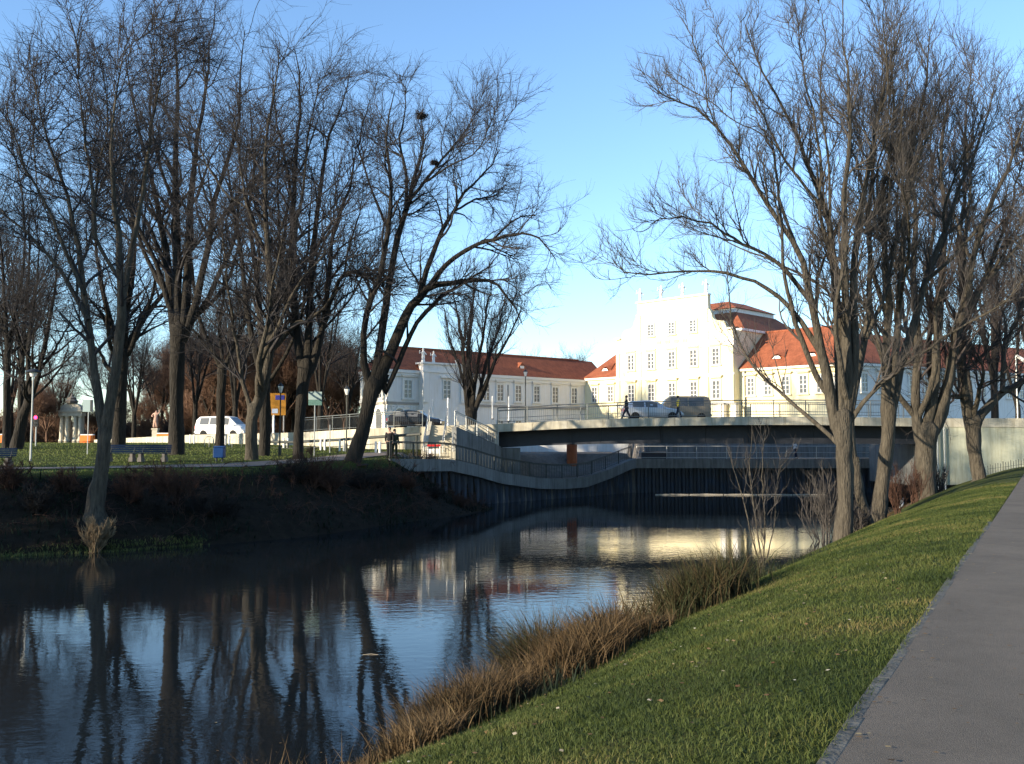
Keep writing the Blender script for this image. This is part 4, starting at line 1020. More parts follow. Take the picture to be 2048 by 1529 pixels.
# centre tree behind the ramp
px_tree('bare_tree', 78, (944, 845), [
    [(942, 842, 24), (942, 820, 26)],
    [(936, 824, 14), (930, 770, 11), (926, 700, 8), (915, 630, 5), (905, 580, 2)],
    [(942, 822, 14), (938, 750, 12), (938, 680, 10), (945, 620, 6), (950, 560, 2)],
    [(948, 824, 13), (966, 780, 10), (985, 735, 9), (1003, 700, 6), (1030, 650, 4), (1045, 610, 2)],
    [(945, 815, 11), (952, 750, 9), (965, 680, 7), (975, 610, 4), (985, 560, 2)],
    [(938, 810, 9), (920, 740, 7), (900, 680, 4), (890, 620, 2)],
    [(955, 800, 9), (975, 720, 7), (1000, 650, 4), (1010, 590, 2)]],
    'small many stemmed pollarded tree standing in front of the white palace wing', 50, n=(75, 560, 5200), L=(2.6, 1.4, 0.9), group=None, rt=0.011, up=0.45, ang=(0.25, 0.6), spread=2.0, zbase=4.9)

GR = 'bare trees on the right bank'
px_tree('bare_tree', 37.5, (1680, 1092), [
    [(1684, 1090, 42), (1692, 1000, 33), (1688, 910, 34), (1682, 830, 44)],
    [(1668, 840, 30), (1656, 760, 25), (1640, 690, 21), (1620, 600, 17), (1602, 520, 14), (1570, 460, 12), (1520, 385, 10), (1478, 320, 8), (1440, 262, 6), (1385, 215, 5), (1335, 195, 3), (1292, 165, 2)],
    [(1684, 832, 30), (1680, 740, 25), (1674, 640, 21), (1668, 540, 17), (1655, 430, 13), (1625, 350, 11), (1600, 290, 8), (1560, 210, 6), (1520, 130, 4), (1490, 50, 2)],
    [(1650, 720, 15), (1600, 640, 12), (1555, 590, 10), (1500, 560, 8), (1440, 545, 7), (1380, 540, 5), (1310, 550, 4), (1255, 545, 3), (1228, 525, 2)],
    [(1618, 600, 12), (1560, 530, 9), (1490, 490, 7), (1430, 455, 5), (1370, 435, 4), (1300, 450, 2)],
    [(1692, 830, 28), (1694, 720, 23), (1692, 600, 19), (1688, 470, 15), (1690, 350, 11), (1700, 220, 8), (1690, 90, 4), (1685, 0, 2)],
    [(1698, 815, 26), (1710, 700, 21), (1706, 560, 17), (1720, 440, 14), (1740, 320, 10), (1770, 180, 6), (1800, 50, 2)],
    [(1655, 430, 9), (1600, 360, 7), (1560, 300, 5), (1500, 180, 4), (1430, 80, 2)],
    [(1602, 520, 9), (1560, 400, 7), (1545, 300, 5), (1500, 230, 2)],
    [(1668, 540, 10), (1640, 420, 8), (1640, 300, 6), (1610, 160, 4), (1590, 20, 2)],
    [(1692, 600, 11), (1660, 480, 8), (1660, 350, 6), (1640, 200, 4), (1650, 60, 2)],
    [(1690, 860, 13), (1740, 790, 10), (1800, 740, 8), (1870, 690, 6), (1950, 640, 4), (2030, 590, 2)]],
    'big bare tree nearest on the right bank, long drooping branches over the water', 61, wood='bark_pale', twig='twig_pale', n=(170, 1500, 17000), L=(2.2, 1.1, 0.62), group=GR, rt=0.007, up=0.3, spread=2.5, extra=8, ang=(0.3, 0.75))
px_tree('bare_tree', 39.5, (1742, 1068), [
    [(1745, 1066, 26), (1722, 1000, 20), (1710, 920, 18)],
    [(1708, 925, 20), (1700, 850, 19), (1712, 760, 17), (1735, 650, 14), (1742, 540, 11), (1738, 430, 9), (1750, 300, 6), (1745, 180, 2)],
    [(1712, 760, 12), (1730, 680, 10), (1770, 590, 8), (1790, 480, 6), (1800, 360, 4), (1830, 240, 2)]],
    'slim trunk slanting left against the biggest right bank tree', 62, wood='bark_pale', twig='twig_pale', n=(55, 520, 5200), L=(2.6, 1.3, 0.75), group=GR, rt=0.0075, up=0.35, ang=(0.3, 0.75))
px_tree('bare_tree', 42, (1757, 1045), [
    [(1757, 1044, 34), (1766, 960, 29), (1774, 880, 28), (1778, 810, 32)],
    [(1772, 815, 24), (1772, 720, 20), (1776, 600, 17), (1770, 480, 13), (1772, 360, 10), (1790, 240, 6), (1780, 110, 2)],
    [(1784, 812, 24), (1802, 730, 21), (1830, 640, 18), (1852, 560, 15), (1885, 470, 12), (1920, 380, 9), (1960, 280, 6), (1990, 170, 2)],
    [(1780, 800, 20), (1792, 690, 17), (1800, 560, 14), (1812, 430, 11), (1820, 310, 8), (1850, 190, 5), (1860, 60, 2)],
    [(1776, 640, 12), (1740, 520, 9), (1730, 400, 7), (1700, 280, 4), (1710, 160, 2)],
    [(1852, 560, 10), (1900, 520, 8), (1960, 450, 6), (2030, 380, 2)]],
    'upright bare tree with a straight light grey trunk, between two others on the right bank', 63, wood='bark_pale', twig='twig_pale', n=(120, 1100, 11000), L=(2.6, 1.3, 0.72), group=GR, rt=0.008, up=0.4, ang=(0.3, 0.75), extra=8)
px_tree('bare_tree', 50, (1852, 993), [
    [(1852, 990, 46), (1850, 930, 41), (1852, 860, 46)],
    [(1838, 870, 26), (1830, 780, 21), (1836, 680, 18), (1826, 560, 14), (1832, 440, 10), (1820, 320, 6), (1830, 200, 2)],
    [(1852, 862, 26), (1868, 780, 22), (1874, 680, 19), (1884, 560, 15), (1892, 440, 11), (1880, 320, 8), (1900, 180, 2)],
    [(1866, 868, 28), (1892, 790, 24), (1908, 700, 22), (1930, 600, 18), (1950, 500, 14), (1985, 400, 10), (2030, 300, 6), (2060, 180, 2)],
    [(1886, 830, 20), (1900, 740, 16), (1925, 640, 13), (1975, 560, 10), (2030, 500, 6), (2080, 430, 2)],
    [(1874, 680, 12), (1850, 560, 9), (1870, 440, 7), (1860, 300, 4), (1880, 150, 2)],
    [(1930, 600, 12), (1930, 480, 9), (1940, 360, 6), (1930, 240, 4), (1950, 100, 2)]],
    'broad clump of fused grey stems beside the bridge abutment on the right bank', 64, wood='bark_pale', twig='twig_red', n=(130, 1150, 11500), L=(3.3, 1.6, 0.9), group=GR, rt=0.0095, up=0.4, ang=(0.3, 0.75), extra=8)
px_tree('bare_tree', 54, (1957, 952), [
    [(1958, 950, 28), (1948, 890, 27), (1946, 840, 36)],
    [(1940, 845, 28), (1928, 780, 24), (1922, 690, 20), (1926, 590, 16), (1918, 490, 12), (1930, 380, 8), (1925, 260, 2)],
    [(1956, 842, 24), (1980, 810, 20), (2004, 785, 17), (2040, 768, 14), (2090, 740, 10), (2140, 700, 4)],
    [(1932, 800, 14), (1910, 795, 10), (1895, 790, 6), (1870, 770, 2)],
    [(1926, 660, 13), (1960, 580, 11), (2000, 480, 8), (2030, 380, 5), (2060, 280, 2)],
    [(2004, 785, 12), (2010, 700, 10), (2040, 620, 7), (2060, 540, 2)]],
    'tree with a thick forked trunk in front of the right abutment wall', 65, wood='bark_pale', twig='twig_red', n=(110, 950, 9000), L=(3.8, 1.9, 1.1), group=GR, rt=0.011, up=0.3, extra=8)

# background trees: three kinds built once, then copied
def template_tree(name, seed, H, label, wood, twig, n, L, spread_a=0.5, stems=5, rt=0.02):
    rng = np.random.default_rng(seed); root = thing(name, (0, 0, 0), label, 'tree')
    th = H*0.28
    P = [catmull([(0, 0, -0.4), (rng.normal(0, .1), rng.normal(0, .1), th*0.5), (rng.normal(0, .2), rng.normal(0, .2), th)], 14)]
    R = [np.interp(np.linspace(0, 1, 14), [0, 0.15, 1], [H*0.026, H*0.019, H*0.016])]
    for k in range(stems):
        a = 2*PI*k/stems+rng.uniform(-.5, .5); s_ = spread_a*rng.uniform(0.5, 1.2); top = H*rng.uniform(0.8, 1.0)
        b = P[0][rng.integers(9, 13)]
        pts = [b, (b[0]+math.cos(a)*s_*H*0.15, b[1]+math.sin(a)*s_*H*0.15, b[2]+(top-b[2])*0.35), (b[0]+math.cos(a)*s_*H*0.27, b[1]+math.sin(a)*s_*H*0.27, b[2]+(top-b[2])*0.7), (b[0]+math.cos(a)*s_*H*0.36, b[1]+math.sin(a)*s_*H*0.36, top)]
        P.append(catmull(pts, 14)); R.append(np.linspace(H*0.011, 0.02, 14))
    P = np.array(P); R = np.array(R)
    V, Q = join_np([(P, R, 8)]); np_obj('trunk', V, Q, wood, root, smooth=True)
    V, Q = join_np(crown_from(P[1:], R[1:], rng, n[0], n[1], n[2], *L, up=0.3, rt=rt)); np_obj('crown', V, Q, twig, root)
    return root
T1 = template_tree('far_tree', 71, 17, 'x', 'bark_dark', 'twig_dark', (60, 420, 2600), (4.0, 2.1, 1.3), rt=0.017)
T2 = template_tree('far_tree', 72, 13, 'x', 'bark_dark', 'twig_red', (50, 400, 2800), (3.4, 1.8, 1.1), 0.65, rt=0.017)
T3 = template_tree('far_tree', 73, 10, 'x', 'thicket', 'thicket', (80, 700, 9000), (2.8, 1.7, 1.1), 0.9, 9, rt=0.026)
used = set()
def place(T, px, Y, s, label, group, z=None, rz=None):
    x = xa(px, Y); zz = hz(x, Y) if z is None and abs(x) < 59 and Y < 129 else (z if z is not None else 3.9)
    o = T if T.name not in used else copy_tree(T); used.add(T.name)
    o.location = (x, Y, zz-0.1); o.rotation_euler = (0, 0, rnd.uniform(0, 6) if rz is None else rz); o.scale = (s, s, s*rnd.uniform(0.95, 1.08))
    o['label'] = label; o['group'] = group; return o
GB = 'bare trees beyond the road on the left'
for (T, px, Y, s, lab) in [
    (T1, -30, 88, 1.15, 'tall bare tree at the left picture edge behind the lawn trees'), (T2, 118, 118, 0.8, 'bushy bare tree just left of the domed gate'),
    (T1, 268, 100, 0.75, 'slim bare tree between the gate and the statue'), (T2, 318, 125, 1.0, 'bare tree directly behind the stone statue'),
    (T1, 390, 104, 0.85, 'bare tree rising behind the white van'), (T2, 415, 112, 1.15, 'spreading reddish bare tree behind the rear of the white van'),
    (T1, 470, 96, 0.9, 'bare tree behind the front of the white van'), (T1, 640, 92, 0.85, 'tall bare tree behind the green sign'),
    (T2, 585, 110, 1.1, 'reddish bare tree behind the yellow direction sign'), (T1, 695, 98, 0.62, 'bare tree behind the right hand lamp post'),
    (T2, 205, 135, 1.0, 'distant bare tree seen through the pale forked trunk'), (T1, 20, 110, 1.0, 'bare tree behind the leaning left edge tree')]:
    place(T, px, Y, s, lab, GB)
GT = 'reddish thicket behind the ramp wall'
i = 0
labs = ['brown thicket bush behind the white van', 'brown thicket bush right of the white van', 'brown thicket bush left of the yellow sign', 'brown thicket bush behind the yellow sign', 'brown thicket bush behind the green sign',
        'brown thicket bush between the green sign and the lamp post', 'brown thicket bush behind the right hand lamp post', 'brown thicket bush beside the white end of the palace wing', 'brown thicket bush left of the white van', 'brown thicket bush between statue and van']
for (px, Y, s) in [(425, 118, 1.05), (480, 112, 1.0), (520, 116, 1.05), (570, 108, 0.95), (620, 112, 1.0), (660, 106, 0.8), (690, 108, 0.75), (716, 112, 0.6), (372, 124, 1.1), (340, 130, 0.9)]:
    place(T3, px, Y, s, labs[i], GT); i += 1
for k, (px, Y, s, lab) in enumerate([(450, 126, 1.0, 'thicket bush deep behind the white van bonnet'), (545, 124, 1.0, 'thicket bush deep behind the yellow direction sign'), (600, 122, 1.0, 'thicket bush deep behind the swollen forked trunk'), (645, 120, 1.0, 'thicket bush deep behind the green notice sign'), (400, 128, 1.0, 'thicket bush deep behind the white van roof'), (500, 122, 1.0, 'thicket bush deep behind the forking pale trunk')]):
    place(T3, px, Y, s, lab, GT)
GH = 'small bushes along the far left road'
for k, (px, Y, s, lab) in enumerate([(95, 108, 0.62, 'dark bush left of the domed gate'), (70, 104, 0.5, 'dark bush behind the red traffic light'), (185, 112, 0.35, 'low brown bush right of the domed gate'), (230, 114, 0.4, 'low brown bush behind the dark lawn tree'), (288, 120, 0.45, 'low brown bush left of the stone statue')]):
    place(T3, px, Y, s, lab, GH)
def template_bush(name, seed, H, mats):
    rng = np.random.default_rng(seed); root = thing(name, (0, 0, 0), 'x', 'bush'); ns = 34
    a = rng.uniform(0, 2*np.pi, ns); el = rng.uniform(0.05, 0.8, ns); b0 = rng.normal(0, H*0.14, (ns, 2))
    A = grow(np.column_stack([b0, np.full(ns, -0.2)]), np.stack([np.cos(a)*el, np.sin(a)*el, np.ones(ns)], -1), H*rng.uniform(0.6, 1.05, ns), np.full(ns, 0.05), np.full(ns, 0.015), 10, rng, 0.3, 0.3)
    V, Q = join_np([(*A, 5)]); np_obj('stem', V, Q, mats, root)
    p, d, r, t = spawn(A[0], A[1], 420, rng, 0.05, (0.3, 0.9)); B = grow(p, d, H*0.33*(1.1-0.5*t)*rng.uniform(0.5, 1.3, 420), np.full(420, 0.026), np.full(420, 0.012), 4, rng, 0.35, 0.2)
    p, d, r, t = spawn(B[0], B[1], 5200, rng, 0.05, (0.3, 0.9)); C = grow(p, d, H*0.13*rng.uniform(0.5, 1.4, 5200), np.full(5200, 0.022), np.full(5200, 0.010), 2, rng, 0.3, 0.1)
    V, Q = join_np([(*B, 4), (*C, 3)]); np_obj('twigs', V, Q, mats, root); return root
T4 = template_bush('thicket_bush', 81, 6.5, 'thicket')
T5 = template_bush('thicket_bush', 82, 5.0, 'twig_red')
GK = 'bushes of the brown thicket belt beyond the road'
cols = ['brown', 'grey brown']; hgts = ['low', 'middling', 'tall']
spots = [(-12, 0.6, 'at the left picture edge'), (28, 0.7, 'behind the leftmost lawn trees'), (60, 0.7, 'left of the red traffic light'), (92, 0.62, 'right of the red traffic light'), (112, 0.55, 'against the left side of the stone gate'), (180, 0.45, 'right of the stone gate'), (205, 0.5, 'behind the pale forked trunk'), (228, 0.5, 'behind the dark lawn trunk'),
    (258, 0.5, 'between the dark lawn trunk and the statue'), (285, 0.5, 'just left of the statue'), (330, 0.5, 'just right of the statue'), (360, 0.7, 'behind the thickest trunk'), (388, 0.85, 'behind the rear of the white van'), (415, 0.95, 'over the rear roof of the white van'), (440, 1.0, 'over the middle of the white van'), (466, 1.05, 'over the front of the white van'),
    (492, 1.05, 'just right of the white van'), (518, 1.1, 'left of the yellow sign'), (542, 1.1, 'behind the left half of the yellow sign'), (566, 1.05, 'behind the right half of the yellow sign'), (592, 1.05, 'behind the swollen forked trunk'), (616, 1.0, 'behind the left edge of the green sign'), (640, 0.95, 'behind the right edge of the green sign'), (664, 0.85, 'between green sign and lamp post'), (688, 0.8, 'behind the plain lamp post'), (706, 0.7, 'beside the palace end front'), (722, 0.55, 'touching the palace end front')]
for k, (px, s, lab) in enumerate(spots):
    place((T4, T5)[k % 3 == 2], px, 112+(k*7) % 9, s, 'leafless %s thicket bush %s' % (cols[int(k % 3 == 2)], lab), GK, z=3.9)
# far-off wood closing the view behind the thicket
rng = np.random.default_rng(91); n = 5200
bx_ = rng.uniform(-230, 5, n); by_ = rng.uniform(190, 235, n)
A = grow(np.column_stack([bx_, by_, np.full(n, 3.0)]), np.column_stack([rng.normal(0, 0.22, n), rng.normal(0, 0.2, n), np.ones(n)]), rng.uniform(3, 6.5, n), np.full(n, 0.09), np.full(n, 0.03), 5, rng, 0.3, 0.2)
p, d, r, t = spawn(A[0], A[1], 26000, rng, 0.1, (0.3, 1.0)); B = grow(p, d, rng.uniform(1.2, 3.2, 26000), np.full(26000, 0.045), np.full(26000, 0.02), 2, rng, 0.3, 0.2)
V, Q = join_np([(*A, 3), (*B, 3)]); tag(np_obj('distant_wood', V, Q, 'twig_red'), 'far bare wood closing the view behind the left bank', 'wood', kind='stuff')
GF = 'distant trees over the palace roof'
for k, (px, Y, s, lab) in enumerate([(1068, 175, 0.85, 'far bare treetop showing over the left wing roof beside the pollard'), (1105, 195, 0.8, 'far bare treetop above the middle of the left wing roof'), (1150, 180, 0.92, 'far bare treetop above the right end of the left wing roof')]):
    place(T1, px, Y, s, lab, GF, z=4.9)
GQ = 'bare trees behind the right wing'
for (T, px, Y, s, lab) in [(T1, 1990, 80, 0.95, 'bare tree behind the abutment wall near the right picture edge'), (T1, 2075, 74, 1.0, 'bare tree beyond the right picture edge reaching over the road'), (T2, 2035, 70, 0.8, 'reddish bare tree on the road side above the abutment'), (T1, 2160, 62, 1.1, 'big bare tree outside the right picture edge')]:
    place(T, px, Y, s, lab, GQ, z=5.2)
# unseen trees added upstream, out of frame, to shade the left bank slope
GO = 'added shade trees upstream on the left bank'
for k, (x, y) in enumerate([(-36, 24), (-47, 17), (-42, 29.5), (-56, 22), (-60, 12)]):
    o = copy_tree((T1, T2)[k % 2]); o.location = (x, y, 2.5 if y > 0 else 2.0); s = (1.05, 1.35)[k % 2]; o.scale = (s, s, s); o.rotation_euler = (0, 0, k*1.3)
    o['label'] = 'bare tree added upstream outside the view to shade the left bank'; o['group'] = GO

# ------------------------------------------------------------------ ground plants
def blades(name, pos, hgt, wid, lean, mat_ramp, segs=2, tone=None, seed=1, parent=None, mname=None):
    """curved grass blades rooted at pos [N,3]"""
    rng = np.random.default_rng(seed); N = len(pos); a = rng.uniform(0, 2*np.pi, N)
    dx = np.stack([np.cos(a), np.sin(a), np.zeros(N)], -1); la = rng.uniform(0, 2*np.pi, N); ln = lean*rng.uniform(0.2, 1.3, N)
    ld = np.stack([np.cos(la)*ln, np.sin(la)*ln, np.zeros(N)], -1)
    V = np.empty((N, segs*2+1, 3))
    for k in range(segs+1):
        f = k/segs; c = pos + np.array([0, 0, 1])*(hgt*(f-0.25*np.minimum(ln, 1.2)*f*f))[:, None] + ld*(hgt*f**1.8)[:, None]
        if k < segs:
            w_ = (wid*(1-0.5*f))[:, None]*0.5; V[:, 2*k] = c-dx*w_; V[:, 2*k+1] = c+dx*w_
        else: V[:, 2*k] = c
    b = np.arange(N)[:, None]*(segs*2+1); T = []
    for k in range(segs-1): T += [b+np.array([[2*k, 2*k+1, 2*k+3]]), b+np.array([[2*k, 2*k+3, 2*k+2]])]
    T.append(b+np.array([[2*segs-2, 2*segs-1, 2*segs]]))
    tn = rng.random(N) if tone is None else np.clip(tone+rng.normal(0, 0.1, N), 0, 1)
    return np_obj(name, V.reshape(-1, 3), np.concatenate(T), mat_ramp, parent, tone=np.repeat(tn, segs*2+1), nper=3)
AM_lawn = attr_mat('lawn_blades', [(0.0, (0.017, 0.029, 0.005)), (0.42, (0.044, 0.060, 0.012)), (0.8, (0.080, 0.082, 0.022)), (1.0, (0.14, 0.108, 0.042))], 0.7)
AM_reed = attr_mat('dry_reed', [(0.0, (0.022, 0.030, 0.010)), (0.3, (0.055, 0.035, 0.016)), (0.65, (0.095, 0.062, 0.030)), (1.0, (0.19, 0.140, 0.070))], 0.8)
AM_green = attr_mat('bank_plants', [(0.0, (0.005, 0.008, 0.005)), (0.5, (0.011, 0.018, 0.009)), (1.0, (0.035, 0.026, 0.014))], 0.8)  # plant colours darkened to imitate the deep shade of the left slope
def rb_point(s, t): return P0[0]+DR[0]*s+NL[0]*t, P0[1]+DR[1]*s+NL[1]*t
# lawn on the right bank: dense near the camera, thinning out with distance
N = 330000
s_ = 38*RG.random(N)**1.7-1.0; t_ = RG.uniform(0.03, 6.25, N)
x_, y_ = rb_point(s_, t_); keep = (y_ > 3.2); x_, y_ = x_[keep], y_[keep]
z_ = height(x_, y_); dd_ = np.hypot(x_, y_)
tone = 0.38+0.42*wob(x_, y_, 1.3, 3)+0.32*wob(x_, y_, 4.6, 1)+RG.normal(0, 0.12, len(x_))
tuft = 1+0.9*np.clip(wob(x_, y_, 2.3, 9), 0, 1)
o = blades('lawn_grass', np.column_stack([x_, y_, z_-0.004]), RG.uniform(0.02, 0.055, len(x_))*tuft, RG.uniform(0.003, 0.006, len(x_))*(0.8+dd_/14), 0.9, AM_lawn, 2, tone, 3)
tag(o, 'short mown olive green grass covering the right bank slope', 'grass', kind='stuff')
# shaggy dry reeds along the near waterline
def reeds(name, n, s0, s1, tc, tw, h, seed, amat, label, wid=0.012, lean=0.55, cl=0.9, kind='stuff', tone0=0.38):
    rng = np.random.default_rng(seed); nc = max(6, int((s1-s0)*cl*1.35)); cs = rng.uniform(s0, s1, nc); ct = tc+rng.normal(0, tw*0.6, nc); ch = rng.uniform(0.3, 1.25, nc); cr = rng.uniform(0.14, 0.5, nc); ctn = rng.uniform(-0.3, 0.3, nc)
    k = rng.integers(0, nc, n); s = cs[k]+rng.normal(0, 1, n)*cr[k]; t = ct[k]+rng.normal(0, 1, n)*cr[k]*0.9
    x, y = rb_point(s, t); z = np.maximum(height(x, y), -0.15)
    gap = (1-0.8*np.exp(-((s-6.7)/0.45)**2)-0.6*np.exp(-((s-4.3)/0.35)**2)-0.5*np.exp(-((s-2.2)/0.4)**2)-0.35*np.exp(-((s-10.4)/0.4)**2))*(0.85+0.25*np.sin(s*3.1)+0.12*np.sin(s*7.3))
    return x, y, z, h*ch[k]*rng.uniform(0.45, 1.1, n)*(0.3+0.8*gap), tone0+ctn[k]-0.12*(1-gap)
segs_ = [(-2, 2.4, 5.3, 0.7, 9000, 0.55), (2.2, 6.5, 5.1, 0.75, 16000, 0.8), (6.9, 12.2, 5.2, 0.7, 18000, 0.95), (12, 17.0, 5.6, 0.4, 5500, 0.45), (18.5, 31, 6.25, 0.15, 500, 0.2), (31, 60, 6.0, 0.4, 2500, 0.35)]
for k, (s0, s1, tc, tw, n, h) in enumerate(segs_):
    x, y, z, hh, tn = reeds('r', n, s0, s1, tc, tw, h, 100+k, None, '')
    o = blades('tall_dry_grass', np.column_stack([x, y, z-0.02]), hh, RG.uniform(0.006, 0.014, n)*(1+s0/25), 0.75, AM_reed, 3, tn, 200+k)
    tag(o, ['tall dry brown grass at the water edge in the bottom corner of the bank', 'shaggy clump of rust brown grass beside the dead stick', 'tallest tangle of brown reeds midway along the near bank', 'yellowish tall grass round the green weed', 'sparse dry stalks at the foot of the sapling', 'dry grass among the right bank trunks'][k], 'dry grass', 'dry grass along the near waterline', 'stuff')
n = 5000; x, y, z, hh, tn = reeds('r', n, -2, 19, 5.1, 0.5, 0.4, 150, None, '')
tag(blades('bank_weeds', np.column_stack([x, y, z-0.02]), hh, RG.uniform(0.01, 0.022, n), 0.6, AM_green, 2, tn, 151), 'low dark green weeds between the dry grass and the lawn', 'weeds', None, 'stuff')
# leafy green weed standing in the reeds
gw = at(1398, 1232, 20.8); root = thing('leafy_weed', (gw.x, 20.8, hz(gw.x, 20.8)), 'upright leafy green weed poking out of the tall grass at the waterline', 'weed')
n = 420; rng = np.random.default_rng(5); px_ = rng.normal(0, 0.16, n); py_ = rng.normal(0, 0.16, n); pz_ = rng.uniform(0.02, 0.62, n); k_ = 1-pz_/0.75
pos = np.column_stack([px_*k_, py_*k_, pz_])
blades('leaves', pos, rng.uniform(0.10, 0.2, n), rng.uniform(0.03, 0.06, n), 1.0, attr_mat('weed_leaf', [(0, (0.03, 0.07, 0.02)), (1, (0.07, 0.13, 0.035))]), 2, None, 6, root)
MB().tube([(gw.x, 20.8, hz(gw.x, 20.8)-0.05), (gw.x, 20.8, hz(gw.x, 20.8)+0.75)], [0.012, 0.005], 5).build('stem', 'bark_dark', root)
# fallen leaves and little white daisies on the lawn
N = 450; s_ = RG.uniform(0, 16, N); t_ = RG.uniform(0.2, 5.5, N); x_, y_ = rb_point(s_, t_); z_ = height(x_, y_)
a = RG.uniform(0, 6.28, N); sz = RG.uniform(0.008, 0.022, N); tl = RG.uniform(-0.4, 0.4, N)
V = np.stack([np.column_stack([x_+np.cos(a+q)*sz, y_+np.sin(a+q)*sz, z_+0.03+tl*sz*math.cos(q)]) for q in (0, PI/2, PI, 1.5*PI)], 1)
tag(np_obj('fallen_leaves', V.reshape(-1, 3), np.arange(4*N).reshape(N, 4), attr_mat('leaf_litter', [(0, (0.10, 0.05, 0.02)), (0.7, (0.28, 0.18, 0.08)), (1, (0.5, 0.46, 0.36))]), tone=np.repeat(RG.random(N)**1.5, 4)), 'scattered small fallen leaves on the mown slope', 'leaves', kind='stuff')
N = 160; s_ = RG.uniform(0, 14, N); t_ = -RG.random(N)**2*2.2; x_, y_ = rb_point(s_, t_); z_ = np.full(N, 2.487)
N2 = 260; s2 = RG.uniform(2, 26, N2); x2, y2 = rb_point(s2, 6.3+RG.random(N2)**2*3.5); z2 = np.full(N2, 0.002); x_, y_, z_ = np.concatenate([x_, x2]), np.concatenate([y_, y2]), np.concatenate([z_, z2]); N += N2
a = RG.uniform(0, 6.28, N); sz = RG.uniform(0.01, 0.024, N); tl = np.where(z_ > 1, RG.uniform(0, 0.4, N), 0.02)
V = np.stack([np.column_stack([x_+np.cos(a+q)*sz, y_+np.sin(a+q)*sz*0.7, z_+0.006+np.abs(tl*sz*math.cos(q+0.5))]) for q in (0, PI/2, PI, 1.5*PI)], 1)
tag(np_obj('leaf_litter', V.reshape(-1, 3), np.arange(4*N).reshape(N, 4), attr_mat('path_leaves', [(0, (0.05, 0.03, 0.015)), (0.8, (0.20, 0.12, 0.05)), (1, (0.3, 0.24, 0.12))]), tone=np.repeat(RG.random(N), 4)), 'a few brown leaves lying on the footpath and floating by the bank', 'leaves', kind='stuff')
# dead stick
sk = at(982, 1440, 12.3)
m_ = MB(); zz = sk.z
m_.tube([(sk.x-0.08, 12.3, zz+0.02), (sk.x+0.02, 12.28, zz+0.03), (sk.x+0.15, 12.27, zz+0.02), (sk.x+0.29, 12.3, zz+0.035)], [0.012, 0.015, 0.014, 0.008], 6); m_.tube([(sk.x+0.0, 12.28, zz+0.02), (sk.x+0.2, 12.22, zz-0.04), (sk.x+0.36, 12.2, zz-0.07)], [0.012, 0.01, 0.005], 6)
tag(m_.build('dead_stick', 'dead_wood'), 'forked pale dead stick caught in the brown grass', 'stick')
# left bank lawn and undergrowth
N = 60000; x_ = RG.uniform(-46, -6.5, N); y_ = RG.uniform(34, 84, N); z_ = height(x_, y_)
dS, _ = poly_dist(x_, y_, SHORE); dP, _ = poly_dist(x_, y_, LP); ry = np.interp(x_, RAMP_X, RAMP_Y)
keep = (dS > 4.0) & (np.abs(dP) > 1.55) & (y_ < ry-0.3) & (z_ > 2); x_, y_, z_ = x_[keep], y_[keep], z_[keep]; N = len(x_)
AM_lawn2 = attr_mat('left_lawn_blades', [(0.0, (0.055, 0.085, 0.018)), (0.5, (0.11, 0.14, 0.03)), (1.0, (0.19, 0.19, 0.055))], 0.7)
tag(blades('lawn_grass', np.column_stack([x_, y_, z_-0.01]), RG.uniform(0.05, 0.11, N), RG.uniform(0.03, 0.05, N), 0.7, AM_lawn2, 1, 0.45+0.3*wob(x_, y_, 0.8, 1), 9), 'sunlit short grass on the left bank lawn', 'grass', kind='stuff')
N = 60000; x_ = RG.uniform(-50, -0.5, N); y_ = RG.uniform(22, 60, N); dS, _ = poly_dist(x_, y_, SHORE)
keep = (dS > 0.0) & (dS < 4.6+0.6*wob(x_, y_, 0.5, 3)) & (y_ < 61.0); x_, y_ = x_[keep], y_[keep]; N = len(x_); z_ = height(x_, y_)
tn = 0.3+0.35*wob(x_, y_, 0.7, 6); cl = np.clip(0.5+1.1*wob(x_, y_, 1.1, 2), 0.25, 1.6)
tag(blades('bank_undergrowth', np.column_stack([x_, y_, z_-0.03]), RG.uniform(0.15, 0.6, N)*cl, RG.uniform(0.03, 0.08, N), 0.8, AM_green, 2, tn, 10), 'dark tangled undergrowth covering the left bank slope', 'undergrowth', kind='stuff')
n = 4200; rng = np.random.default_rng(55); x_ = rng.uniform(-46, -1, n); y_ = rng.uniform(24, 60, n); dS, _ = poly_dist(x_, y_, SHORE)
kp = (dS > 0.3) & (dS < 4.9) & (wob(x_, y_, 0.9, 8) > -0.25); x_, y_ = x_[kp], y_[kp]; n = len(x_)
A = grow(np.column_stack([x_, y_, height(x_, y_)-0.05]), np.column_stack([rng.normal(0.1, 0.6, n), rng.normal(-0.2, 0.6, n), np.ones(n)]), rng.uniform(0.5, 1.5, n), np.full(n, 0.014), np.full(n, 0.007), 6, rng, 0.5, -0.25)
p, d, r, t = spawn(A[0], A[1], 9000, rng, 0.2, (0.4, 1.1)); B = grow(p, d, rng.uniform(0.15, 0.5, 9000), np.full(9000, 0.008), np.full(9000, 0.004), 2, rng, 0.3, 0.0)
V, Q = join_np([(*A, 3), (*B, 3)]); tag(np_obj('bramble_tangle', V, Q, 'twig_rust'), 'tangle of bare brown brambles over the left bank slope', 'brambles', kind='stuff')
